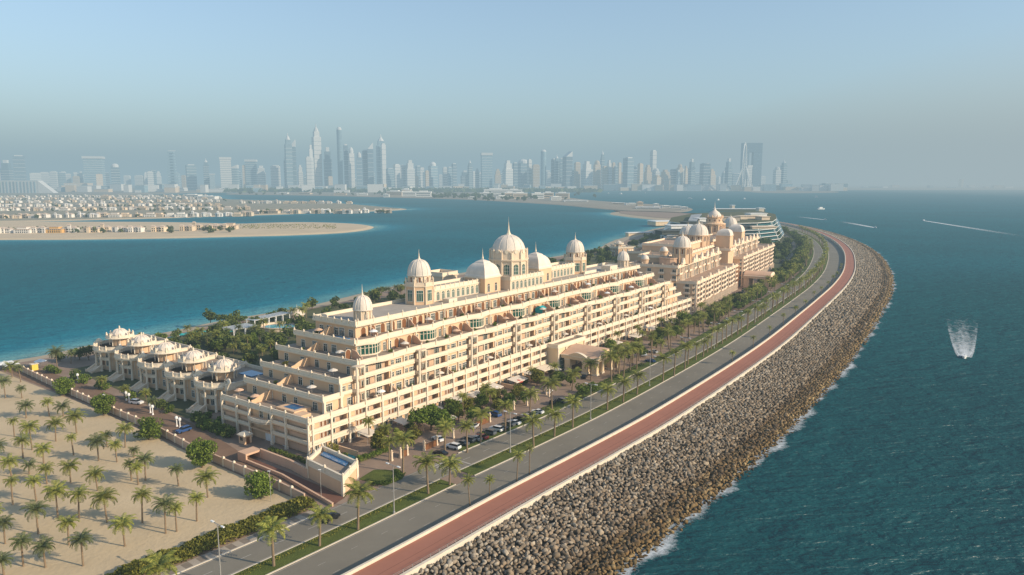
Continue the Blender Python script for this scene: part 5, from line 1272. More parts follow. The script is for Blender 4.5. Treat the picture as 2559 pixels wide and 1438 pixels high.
# ================================================================== walls, booth, cars, lamps, beach club
M_wallp = pm('boundary_wall_plaster', (.62, .42, .29), .85, .12, .3)
def run_wall(name, label, pts, h, t, m, posts=0, ph=.35, z=0):
    x0, y0 = pts[0]; o = thing(name, label, 'wall', (x0, y0, z)); mb = MB(); cp = []; capm = MB().box(-.32,.32,-.32,.32,-.05,h+ph).lathe([(.42,h+ph),(.42,h+ph+.12),(.02,h+ph+.4)], 4, 0, 0, 0, math.pi/4)
    for (ax, ay), (bx, by) in zip(pts[:-1], pts[1:]):
        L = math.dist((ax, ay), (bx, by)); a = math.atan2(by-ay, bx-ax); s = MB().box(0, L, -t/2, t/2, 0, h).box(0, L, -t/2-.08, t/2+.08, h, h+.12); mb.add(s, ax-x0, ay-y0, 0, a)
        if posts:
            n = max(1, round(L/posts))
            for k in range(n): cp.append(('c', capm, M_white, ax-x0+(bx-ax)*k/n, ay-y0+(by-ay)*k/n, 0, a))
    mb.build('wall', m, o)
    if cp: multi(o, 'post', cp)
    return o
run_wall('boundary_wall', 'long peach boundary wall with white capped posts along the sand lot', [W(-8,186), W(-11,143), W(-13.6,98), W(-15.5,54.6), W(-18.2,31.5), W(-19,14), W(-19.9,-12.7), W(-20.9,-24)], 2.2, .35, M_wallp, 5.2)
run_wall('retaining_wall', 'tall salmon retaining wall of the garage ramp', [W(-8.8,11.4), W(-9.2,-3), W(-10.6,-12.4)], 2.6, .5, M_salmon)
run_wall('retaining_wall', 'low salmon ramp wall running down to the road', [W(-13.6,11.5), W(-14.2,-6), W(-18.3,-31.5)], .8, .4, M_salmon)
t = thing('ramp_portal', 'small salmon portal at the head of the garage ramp', 'portal', (*W(-11.4,11.6), 0), BA)
MB().prism([(-2.6,-.8),(2.6,-.8),(2.6,3.2),(-2.6,3.2)], 2.0, 2.6).box(-2.6,-2.1,-.8,3.2,0,2).box(2.1,2.6,-.8,3.2,0,2).build('frame', M_salmon, t); MB().box(-2.1,2.1,2.6,3.1,0,2).build('opening', M_wood_shade, t)
sheet('driveway', [W(-10.9,11), W(-11.2,-6), W(-13.2,-30), W(-17.6,-31), W(-13.9,-6), W(-13.3,11)], .05, pm('ramp_paving', (.19, .09, .06), .9, .2, .4, world=True))
# walled roof terrace at the corner
tb = thing('terrace_block', 'pale walled terrace block with a small pool at the near corner of the apartment grounds', 'building', (*W(-12.6,-28.9), 0), BA)
ax, bx_, cx_, dx_ = (0,0), (9.1,4.9), (11.3,21.6), (2.2,16.7)
MB().prism([ax, bx_, cx_, dx_], 0, 4.2, 0, 1).build('base', [M_peach, M_deck], tb)
rw = MB()
for p, q in ((ax,bx_),(bx_,cx_),(cx_,dx_),(dx_,ax)):
    L = math.dist(p, q); a = math.atan2(q[1]-p[1], q[0]-p[0]); rw.add(MB().box(.001, L, -.05, .3, 4.2, 5.3).box(-.1, L+.1, -.2, .4, 5.3, 5.45).box(-.1, L+.1, -.12, -.06, 3.6, 4.2), p[0], p[1], 0, a)
    rw.add(POSTW, p[0], p[1], 4.3); rw.add(POSTW, (p[0]+q[0])/2, (p[1]+q[1])/2, 4.3); rw.add(MB().box(-.35,.35,-.35,.35,0,4.3), p[0], p[1])
rw.build('parapet', M_white, tb); MB().prism([(6.6,6.6),(8.8,7.7),(10.2,19.6),(8.0,18.4)], 4.2, 4.5).build('pool_water', M_pool, tb)
bo = thing('guard_booth', 'small peach guard booth with white roof by the garage entrance', 'booth', (*W(-4.1,25.7), 0), BA)
MB().box(-1.3,1.3,-1.4,1.4,0,2.6).build('wall', M_peach, bo); MB().box(-1.7,1.7,-1.8,1.8,2.6,2.9).lathe([(2.3,2.9),(1.2,3.5),(.05,3.9)], 4, 0, 0, 0, math.pi/4).build('roof', M_white, bo); MB().box(-1.36,-1.31,-.7,.7,1.0,2.1).build('window', M_glass, bo); MB().box(-.6,.6,-1.46,-1.41,0,2.1).build('door', M_wood_shade, bo)
# garden walls, awnings and pools below the facade
for i in range(18):
    u = 8.2+14*i
    if 120 < u < 152: continue
    run_wall('garden_wall', 'low peach garden wall below the terraced facade, %s from the left' % ordn(i), [W(u, -.6), W(u, -11.5)], 1.6, .3, M_peach)['group'] = 'garden walls below the terraced facade'
AW = None
for i, (u, w, L, m) in enumerate([(19,-4,5,M_cloth),(33,-5,4,M_cloth),(49,-4,6,M_cloth),(62,-4,5,M_cloth),(71,-5,7,M_cloth),(83,-4,6,M_cloth),(97,-5,8,M_cloth),(108,-4,6,M_cloth),(118,-4,8,M_white),(160,-4,6,M_cloth),(178,-4,9,M_cloth),(200,-5,10,M_cloth),(222,-4,8,M_cloth),(246,-4,9,M_cloth)]):
    a = thing('awning', 'pale canvas awning over a ground floor garden, %s from the left' % ordn(i), 'awning', (*W(u, w), 0), BA, 'awnings over the ground floor gardens')
    MB().poly([(-L/2,-2.4,2.7),(L/2,-2.4,2.7),(L/2,2.4,3.3),(-L/2,2.4,3.3)]).poly([(-L/2,-2.4,2.7),(L/2,-2.4,2.7),(L/2,-2.4,2.4),(-L/2,-2.4,2.4)]).build('canopy', m, a)
    for x in (-L/2+.1, L/2-.1): MB().tube((x,-2.3,0), (x,-2.3,2.7), .06).build('post', M_metal, a)
sheet('garden_pool', [W(3,-7), W(3.2,-12), W(8.5,-12), W(8.5,-7)], .06, M_pool2)
for i, (px, py, c) in enumerate([(1128,1060,M_cloth),(1240,985,M_white2),(1295,968,M_red),(1370,930,M_white2),(1392,937,M_cloth),(1210,1003,M_cloth)]):
    x, y = G(px, py); o = thing('parasol', ['cream parasol at the left end gardens below the facade','white parasol left of the yellow green garden trees','small red parasol in the gardens below the facade','white parasol just left of the porch block','cream parasol closest to the porch block','cream parasol second from the left below the facade'][i], 'parasol', (x, y, 0))
    MB().lathe([(2.0, 2.3), (1.0, 2.75), (.05, 3.1)], 8).build('canopy', c, o); MB().tube((0,0,0),(0,0,2.6),.05).build('pole', M_metal, o)
# white gate posts with lamps along the front walk
gp_ = [(979,1152),(1001,1145),(1018,1138),(1060,1127),(1092,1113),(1133,1095),(1224,1055),(1284,1024),(1285,1012),(1317,1014),(1372,992),(1365,990),(1340,1000)]
PB = MB().box(-.25,.25,-.25,.25,0,2.4).box(-.36,.36,-.36,.36,2.4,2.6).box(-.34,.34,-.34,.34,0,.5)
pbm = PB.mesh('shaft', M_cream); pcm = MB().lathe([(.15,2.6),(.3,2.8),(.3,3.05),(.05,3.3)], 8).mesh('lantern', M_cream)
for i, (px, py) in enumerate(sorted(gp_)):
    x, y = G(px, py); o = thing('gate_post', 'white garden gate post with lantern on top, %s from the left' % ordn(i), 'gate post', (x, y, 0), BA, 'white gate posts along the front walk'); place(pbm, 'shaft', o); place(pcm, 'lantern', o)
for i, (a, b) in enumerate((((1060,1127),(1092,1113)), ((1001,1145),(1018,1138)), ((1185,1070),(1222,1055)))):
    run_wall('garden_fence', 'reddish brown garden fence beside a white gate post, %s from the left' % ORD[(1,0,2)[i]], [G(*a), G(*b)], 1.7, .2, M_wood_shade)
lp = [(195,955),(261,1008),(316,1001),(323,1006),(376,1032),(382,1037),(442,1066),(450,1070),(320,1000)]
LB = MB().lathe([(.28,0),(.2,.3),(.14,.5),(.14,1.7)], 8).mesh('post', M_white2); LG = MB().lathe([(.1,1.7),(.36,1.9),(.4,2.2),(.3,2.5),(.03,2.65)], 8).mesh('globe', M_white2)
for i, (px, py) in enumerate(sorted(lp[:-1])):
    x, y = G(px, py); o = thing('garden_lamp', 'short white globe lamp along the villa drive, %s from the left' % ORD[i], 'lamp', (x, y, 0), 0, 'white globe lamps along the villa drive', 1.35); place(LB, 'post', o); place(LG, 'globe', o)
# --- street lamps
def lamp_parts():
    m = MB().tube((0,0,0),(0,0,12.3),.16,.09,8).lathe([(.3,0),(.3,.6),(.17,.7)], 8).mesh('mast', M_metal)
    a = MB().tube((0,-1.6,12.4),(0,1.6,12.4),.06,.06,5).tube((0,-1.6,12.4),(0,0,12.0),.04,.04,4).tube((0,1.6,12.4),(0,0,12.0),.04,.04,4).mesh('arm', M_metal)
    h = MB().box(-.18,.18,-.5,.5,-.08,.10).lathe([(.2,-.12),(.3,-.08)], 8).mesh('lamp_head', M_white2); return m, a, h
LM = lamp_parts()
def street_lamp(x, y, rz, label, group=None):
    o = thing('street_lamp', label, 'street lamp', (x, y, 0), rz, group); place(LM[0], 'mast', o); place(LM[1], 'arm', o)
    for s in (-1.9, 1.9): place(LM[2], 'lamp_head', o, (0, s, 12.4))
    return o
i = 0; dmed = 26.6
for px, py in [(985,1284.8),(1275,1132),(1475.7,1049),(1623,966)]:
    x, y = G(px, py); s, d = sd_of(x, y); street_lamp(x, y, heading(s), 'tall double arm street lamp on the median, %s from the near end' % ordn(i), 'street lamps on the median'); i += 1
s += 40
while s < 1200:
    p = curve(s, dmed); street_lamp(p[0], p[1], heading(s), 'tall double arm street lamp on the median, %s from the near end' % ordn(i), 'street lamps on the median'); i += 1; s += 40
x, y = G(552, 1455); street_lamp(x, y, heading(sd_of(x, y)[0]), 'tall double arm street lamp on the pavement beside the unclipped hedge')
for j, (px, py) in enumerate([(677, 1254), (803, 1250)]): x, y = G(px, py); o = thing('lamp_pole', ['slim grey pole beside the ramp wall left of the terrace block', 'slim grey pole close in front of the terrace block'][j], 'pole', (x, y, 0)); MB().tube((0,0,0),(0,0,8),.08,.05).build('mast', M_metal, o); MB().box(-.5,.2,-.12,.12,8,8.12).build('lamp_head', M_white2, o)
# railing on the sea wall: posts and two rails
rl = thing('railing', 'thin white railing along the seaward edge of the red track', 'railing', (0,0,0)); tr = MB(); pitems = []
for z in (2.95, 3.3):
    for s in np.arange(100, 620, 4.): a = curve(s, -1.1); b = curve(s+4, -1.1); tr.tube((a[0],a[1],z),(b[0],b[1],z),.028,.028,4)
tr.build('rail', M_metal, rl); PO = MB().box(-.04,.04,-.04,.04,0,.95)
for s in np.arange(100, 620, 2.6): a = curve(s, -1.1); pitems.append(('p', PO, M_metal, a[0], a[1], 2.4, heading(s)))
multi(rl, 'post', pitems)
# --- cars
def extr(mb, prof, w, mi=0):
    n = len(prof); o = len(mb.v); mb.v += [(x, -w, z) for x, z in prof]+[(x, w, z) for x, z in prof]
    mb.f += [tuple(o+i for i in range(n)), tuple(o+2*n-1-i for i in range(n))]+[(o+(i+1) % n, o+i, o+n+i, o+n+(i+1) % n) for i in range(n)]; mb.m += [mi]*(n+2)
PAINTS = {'white': (.75,.74,.71), 'black': (.012,.012,.014), 'silver': (.38,.38,.37), 'grey': (.10,.105,.11), 'red': (.32,.02,.02), 'blue': (.03,.08,.22), 'brown': (.10,.05,.03)}
M_tyre = pm('tyre_rubber', (.015,.015,.015), .9, 0); M_carglass = pm('car_glass', (.012,.016,.02), .08, 0, spec=.6); M_lampc = pm('car_lamp', (.6,.58,.5), .3, 0)
CARP = {}
def car_parts(color, suv):
    if (color, suv) in CARP: return CARP[color, suv]
    m = pm('car_paint_'+color, PAINTS[color], .3, 0, spec=.6) if 'car_paint_'+color not in MATS else MATS['car_paint_'+color]
    b = MB()
    if suv: low, top = [(-2.35,.35),(2.35,.35),(2.4,.85),(2.2,1.05),(1.1,1.15),(-2.2,1.15),(-2.38,.9)], [(1.1,1.15),(.55,1.72),(-2.0,1.75),(-2.25,1.15)]
    else: low, top = [(-2.25,.3),(2.3,.3),(2.35,.65),(2.1,.85),(.95,.95),(-1.7,1.0),(-2.25,.9)], [(.95,.95),(.25,1.4),(-1.0,1.42),(-1.75,1.0)]
    extr(b, low, .92); cx = sum(x for x, z in top)/4
    g = MB(); extr(g, [(x*.985+cx*.015, z+.002) for x, z in top], .80)
    rf = MB(); rf.box(top[2][0]+.05, top[1][0]-.05, -.76, .76, top[1][1]-.03, top[1][1]+.05); b.add(rf)
    for x, z in ((top[0][0]-.25, 0),): pass
    w = MB().lathe([(.05,-.11),(.34,-.11),(.36,-.04),(.36,.04),(.34,.11),(.05,.11)], 12); w.v = [(x, z, y) for x, y, z in w.v]
    h = MB().box(-.06,.06,-.2,.2,-.09,.09)
    CARP[color, suv] = (b.mesh('body', m), g.mesh('cabin_glass', M_carglass), w.mesh('wheel', M_tyre), h.mesh('headlight', M_lampc), suv); return CARP[color, suv]
def car(x, y, rz, color, label, suv=False, group='cars parked in front of the terraced building', z=.02):
    P_ = car_parts(color, suv); o = thing('parked_car', label, 'car', (x, y, z), rz, group)
    place(P_[0], 'body', o); place(P_[1], 'cabin_glass', o)
    for a in (-1.42, 1.42):
        for b in (-.86, .86): place(P_[2], 'wheel', o, (a, b, .36))
    for b in (-.65, .65): place(P_[3], 'headlight', o, (2.36 if suv else 2.3, b, .72 if suv else .6))
    return o
cl = [(1101,1137,'black',0),(1133,1121,'white',1),(1155,1112,'grey',0),(1170,1104,'grey',1),(1187,1100,'silver',0),(1203,1096,'red',0),(1222,1086,'grey',1),(1240,1077,'white',1),(1254,1073,'black',0),(1271,1064,'grey',0),(1285,1060,'white',0),(1300,1052,'black',1),(1314,1045,'silver',0),(1328,1039,'grey',0),(1343,1033,'white',0)]
for i, (px, py, c, sv) in enumerate(cl):
    x, y = G(px, py); s, d = sd_of(x, y); car(x, y, heading(s)+math.pi/2+.1, c, '%s car nosing the low hedge, %s from the left in the parking row' % (c, ordn(i)), bool(sv))
for i, (px, py, c, sv, lb) in enumerate([(1095,1101,'white',0,'white car parked beside the reddish garden fence below the facade'),(1187,1068,'white',0,'white car half hidden behind a palm below the facade'),(1238,1040,'blue',1,'dark blue car parked below the yellow green trees'),(1382,1010,'black',1,'black car standing on the forecourt left of the porch'),(1402,1006,'grey',1,'dark grey car standing on the forecourt left of the porch'),(1372,983,'white',0,'white car parked just behind a white gate post near the porch'),(1625,905,'blue',0,'blue and dark car parked right of the porch by the ring of shrubs'),(1610,890,'white',1,'white car parked right of the porch close to the facade'),(1632,882,'silver',0,'silver car parked right of the porch under the trees'),(1460,945,'black',0,'black car waiting under the drive-through porch'),(1805,810,'grey',0,'light car parked on the verge lane before the domed hotel'),(1817,801,'white',0,'white car parked on the verge lane before the domed hotel'),(1848,735,'black',1,'black car on the forecourt of the domed hotel'),(1856,730,'grey',1,'dark grey car on the forecourt of the domed hotel'),(1862,724,'black',0,'black car nearest the domed hotel porch')]):
    x, y = G(px, py); s, d = sd_of(x, y); car(x, y, heading(s)+(.3 if i % 2 else 1.4), c, lb, bool(sv), None)
for px, py, c, rz, lb in ((459,1080,'blue',.1,'blue and white car parked on the villa drive facing the road'),(342,1010,'white',1.9,'white car parked in a villa front yard')): x, y = G(px, py); car(x, y, BA+math.pi+rz, c, lb, True, None)
x, y = G(825, 1300); car(x, y, heading(sd_of(x, y)[0]), 'black', 'black car driving on the left carriageway behind a palm', True, None, .03)
x, y = G(1990, 770); car(x, y, heading(sd_of(x, y)[0]), 'black', 'dark car driving on the far right carriageway below the bend', True, None)
for i, s in enumerate(np.arange(820, 1120, 9.)):
    if random.random() < .75: p = curve(s, 64.5); car(p[0], p[1], heading(s)+math.pi/2, random.choice(['white','black','grey','silver']), 'car parked along the service road by the far lawns', bool(i % 2), 'cars parked along the far service road', .08)
# --- beach club behind the villas
def pergola(px, py, L, Dp, h, label, rz, n):
    x, y = G(px, py); o = thing('pergola', label, 'pergola', (x, y, 0), rz); sl_ = []
    for a in np.linspace(-L/2, L/2, max(2, round(L/4))):
        for b in (-Dp/2, Dp/2): MB().box(-.2,.2,-.2,.2,0,h).build('post', M_white2, o, (a, b, 0))
    for b in (-Dp/2, Dp/2): MB().box(-L/2-.6, L/2+.6, -.12, .12, h, h+.3).build('beam', M_white2, o, (0, b, 0))
    s_ = MB().box(-.09,.09,-Dp/2-.9,Dp/2+.9,h+.3,h+.5).mesh('slat', M_white2)
    for a in np.linspace(-L/2-.5, L/2+.5, n): place(s_, 'slat', o, (a, 0, 0))
pergola(672, 812, 26, 6, 4.6, 'large white slatted pergola near the lagoon water', BA+.15, 44)
pergola(600, 838, 13, 9, 4.2, 'square white pergola beside the teal beach parasols', BA, 26)
x, y = G(743, 800); o = thing('pavilion', 'round cream tent pavilion with a pointed top behind the terraced block', 'pavilion', (x, y, 0)); MB().lathe([(4.6,3.2),(4.7,3.6),(3.9,4.9),(2.2,6.3),(.3,7.2)], 16).build('roof', M_cloth, o); MB().lathe([(3.6,0),(3.6,3.3)], 16).build('wall', M_cream, o); MB().lathe([(.2,7.1),(.03,9.2)], 6).build('spire', M_white, o)
x, y = G(700, 822); o = thing('beach_bar', 'round cream beach bar terrace with an oval counter', 'building', (x, y, 0)); MB().lathe([(9,0),(9,1.6),(9.4,1.7),(9.4,2.1),(8.6,2.1),(8.5,1.2)], 24, sx=1.3).build('terrace', M_cream, o); MB().lathe([(6,1.2),(6,1.5)], 20, sx=1.3).build('deck', M_pool2, o)
for i, (px, py) in enumerate([(438,850),(455,846),(470,843),(428,855),(487,840),(500,846),(482,851),(545,842),(560,834),(572,838),(582,830),(536,855),(528,846),(596,822),(612,828),(508,838)]):
    x, y = G(px, py, -.5); o = thing('beach_parasol', 'teal beach parasol on the lagoon sand, %s from the left' % ordn(sorted([438,455,470,428,487,500,482,545,560,572,582,536,528,596,612,508]).index(px)), 'parasol', (x, y, -.8), 0, 'teal beach parasols'); MB().lathe([(2.3,2.3),(1.2,2.7),(.05,3.0)], 8).build('canopy', M_teal if px != 438 else M_cloth, o); MB().tube((0,0,0),(0,0,2.6),.05).build('pole', M_white2, o)
for i, (px, py) in enumerate([(102, 917), (30, 925), (12, 922)]):
    x, y = G(px, py); o = thing('parasol', ['white parasol standing by the lagoon end of the boundary wall', 'white tent canopy on the sand at the left picture edge', 'larger white tent canopy touching the left picture edge'][i], 'parasol', (x, y, 0)); MB().lathe([((2.6, 4, 5)[i], 2.5), (1.2, 3.1), (.05, 3.5)], 8 if i == 0 else 4).build('canopy', M_white2, o); MB().tube((0,0,0),(0,0,3),.06).build('pole', M_metal, o)
x, y = G(86, 925); o = thing('kiosk', 'little yellow kiosk at the lagoon end of the boundary wall', 'kiosk', (x, y, 0), BA); MB().box(-1.2,1.2,-1,1,0,2.6).build('wall', pm('yellow_paint', (.75,.58,.10), .7, .1), o); MB().box(-1.5,1.5,-1.3,1.3,2.6,2.8).build('roof', M_white, o)
# ================================================================== villas on the far sand islands
M_tile = pm('roof_tile_beige', (.58, .45, .34), .85, .15, .2); M_hwhite = pm('house_white', (.80, .74, .66), .8, .06, .1, orand=.12); M_htan = pm('house_tan', (.68, .54, .38), .8, .08, .1, orand=.18)
M_hor = pm('house_ochre', (.68, .40, .13), .8, .08, .1)
def house_meshes(style, m, rm):
    w = MB(); r = MB()
    def wing(x0, x1, y0, y1, h, hip=True):
        w.box(x0, x1, y0, y1, -1, h, 0)
        if hip:
            c = (y0+y1)/2; e = .7; k = min((x1-x0)/2, (y1-y0)/2); o = len(r.v); r.v += [(x0-e,y0-e,h),(x1+e,y0-e,h),(x1+e,y1+e,h),(x0-e,y1+e,h),(x0+k*.7,c,h+2.3),(x1-k*.7,c,h+2.3)]
            r.f += [(o,o+1,o+5,o+4),(o+1,o+2,o+5),(o+2,o+3,o+4,o+5),(o+3,o,o+4)]; r.m += [0]*4
        else: r.box(x0-.5, x1+.5, y0-.5, y1+.5, h, h+.8)
    if style == 0: wing(-11, 3, -7, 7, 7.5); wing(3.01, 11, -5, 7, 6.2); wing(-5, -1, -9.5, -6.99, 8.6, False)
    elif style == 1: wing(-10, 10, -6, 6, 7); wing(-10.01, -4, -9, -6.01, 8.4); wing(4, 10.01, -9, -6.01, 8.4)
    elif style == 2: wing(-12, 12, -6, 7, 5.6, False); wing(-7, 7, -5, 6, 9.2, False)
    else: wing(-9, 9, -6, 6, 7.4); wing(-2.5, 2.5, -8.5, -6.01, 11.5)
    wi = MB()
    for x in np.linspace(-8, 8, 6):
        yy = {0: -7.03, 1: -6.03, 2: -6.03, 3: -6.03}[style]
        if style == 0 and x > 3: yy = -5.03
        if (style == 1 and abs(x) > 4) : yy = -9.03
        if style == 3 and abs(x) < 2.5: yy = -8.53
        for z in (.7, 4.): wi.box(x-.8, x+.8, yy-.05, yy, z, z+2.1)
    return w.mesh('wall', m), r.mesh('roof', rm), wi.mesh('windows', M_glass)
HM = {}
def house(x, y, rz, style, m, rm, label, group, sc=1., z=-1.6):
    k = (style, m.name, rm.name)
    if k not in HM: HM[k] = house_meshes(style, m, rm)
    o = thing('villa', label, 'house', (x, y, z), rz, group, sc); place(HM[k][0], 'wall', o); place(HM[k][1], 'roof', o); place(HM[k][2], 'window', o); return o
fr = [(12,583,'w',0),(60,583,'w',2),(104,582,'w',1),(140,582,'o',2),(180,581,'w',3),(232,581,'t',0),(262,579,'t',3),(303,580,'w',0),(343,580,'w',1),(400,579,'t',1),(470,577,'t',1),(490,574,'t',3),(530,575,'t',0),(555,574,'t',1),(575,573,'t',2)]
CN = {'w': 'white', 't': 'tan', 'o': 'ochre'}
MMm = {'w': (M_hwhite, M_tile), 't': (M_htan, M_tile), 'o': (M_hor, M_tile)}
for i, (px, py, c, st) in enumerate(fr):
    x, y = G(px, py, -1.6); house(x, y, .05, st, *MMm[c], '%s two storey villa on the nearest sand island, %s from the left' % (CN[c], ordn(i)), 'villas on the nearest sand island', 1.02)
rowsI = [(541, -20, 640, 27, 'front shore row'), (533, 640, 985, 26, 'point row'), (527, -20, 620, 24, 'second row'), (517, -20, 560, 22, 'third row'), (507.5, -20, 880, 22, 'fourth row'), (499.5, -20, 560, 18, 'fifth row'), (493.5, -20, 530, 17, 'back row')]
nh = 0
for py, x0, x1, st, nm in rowsI:
    px = x0; i = 0
    while px < x1 and nh < 285:
        if nm == 'fourth row' and 560 < px < 590: px += st; continue
        yy = py+random.uniform(-1.0, 1.2)-(px-x0)*.004 if nm != 'fourth row' or px < 560 else py+1.5
        if nm == 'front shore row': yy = 547-(px*.0105)-random.uniform(0, 1.5)
        x, y = G(px, yy, -1.6); c = random.choice('wwwttw'); house(x, y, random.uniform(-.2, .2), random.choice([0, 1, 2, 3]), *MMm[c] if c != 'w' or random.random() < .6 else (M_hwhite, M_hwhite), '%s villa in the %s of the second sand island, %s from the left' % (CN[c], nm, ordn(i)), 'villas on the second sand island', random.uniform(.85, 1.1)); nh += 1; i += 1
        px += st*random.uniform(.8, 1.25)
T_isl = [tree_template('i', 160, 1.3, 7.5, 4.5, .6, M_leafd, 7) for _ in range(2)]
ni = 0
for i in range(290):
    if i < 45: px, py = random.uniform(0, 590), random.choice([578, 576, 582])+random.uniform(-1, 1)
    else: r_ = random.choice(rowsI); px = random.uniform(r_[1], r_[2]); py = r_[0]+random.uniform(-4, 2) if r_[4] != 'front shore row' else 546-px*.0105+random.uniform(-4, 1)
    x, y = G(px, py, -1.6); near_ = i < 45
    tree(T_isl[i % 2], 'island_tree', 'dark tree between the villas of the %s sand island' % ('nearest' if near_ else 'second'), 'tree', x, y, -1.6, random.uniform(.7, 1.2), 'trees on the %s sand island' % ('nearest' if near_ else 'second'))
# garden scrub on the tip of the nearest sand island
pts = []
for _ in range(700):
    px = random.uniform(600, 840); py = random.uniform(561, 572); x, y = G(px, py, -1.6); pts.append((x, y, -1.2))
tag(place(npmesh('scrub', cards(np.array(pts), 1.2), QF, M_leafy), 'scrub'), kind='stuff')
# --- buildings on the crescent arm
def fblock(i, px, py, w, h, c, name, label, group=None, z=-1.6, stepped=False):
    x, y = G(px, py, z); k = PXM(y); t = thing(name, label, 'building', (x, y, z), random.uniform(-.15, .15), group); W2, H2 = w/k, h/k; m = {'w': M_white2, 't': M_htan, 'c': M_cream, 'g': M_tealglass}[c]
    MB().box(-W2/2, W2/2, 0, W2*.5+8, -1, H2*.8).build('wall', m, t); MB().box(-W2/2-1.5, W2/2+1.5, -1.5, W2*.5+9, H2*.8, H2*.9).box(-W2*.28, W2*.25, 3, W2*.4, H2*.9, H2*1.05).build('roof', M_white2 if c != 't' else M_tile, t)
    MB().box(-W2*.45, W2*.45, -.4, -.05, H2*.2, H2*.32).box(-W2*.45, W2*.45, -.4, -.05, H2*.5, H2*.62).build('window_band', M_glass, t); return t
cres = [(985,491,40,14,'c'),(1022,491,34,13,'w'),(1058,492,38,14,'w'),(1015,489,22,17,'c'),(965,493,14,8,'w'),(1240,486,60,14,'w'),(1285,487,40,14,'w'),(1300,497,36,16,'c'),(1275,496,26,16,'c'),(1345,497,30,15,'w'),(1370,496,26,16,'c'),(1405,497,34,16,'c'),(1390,501,26,10,'w'),(1215,491,30,10,'w'),(1255,498,30,9,'w'),(1180,497,22,5,'w'),(905,489,26,6,'w'),(850,488,30,5,'t'),(760,486,30,4,'t'),(705,485,26,4,'w'),(1600,515,14,11,'t'),(1640,517,12,8,'w'),(1665,520,20,6,'w'),(1690,521,22,6,'w'),(1710,524,16,7,'w'),(1620,522,60,4,'w'),(1440,505,60,4,'w'),(1580,513,30,5,'w'),(1545,511,30,4,'c'),(515,498,44,8,'w'),(478,495,36,9,'w'),(262,500,20,12,'t')]
for i, (px, py, w, h, c) in enumerate(sorted(cres)): fblock(i, px, py, w, h, c, 'resort_building', '%s low resort building across the lagoon, %s of those from the left' % ({'w':'white','c':'cream','t':'tan'}[c], ordn(i)), 'resort buildings across the lagoon')
ig = 0
for _ in range(150):
    a = random.random()
    if a < .45: px, py = random.gauss(1290, 75), random.uniform(488, 503)
    elif a < .7: px, py = random.uniform(600, 1180), random.uniform(483, 489)
    else: px, py = random.uniform(1080, 1200), random.uniform(489, 497)
    x, y = G(px, py, -1.6); tree(T_isl[ig % 2], 'resort_tree', 'dark tree among the low resort buildings across the lagoon', 'tree', x, y, -1.6, random.uniform(1.6, 2.8), 'trees among the resort buildings across the lagoon'); ig += 1
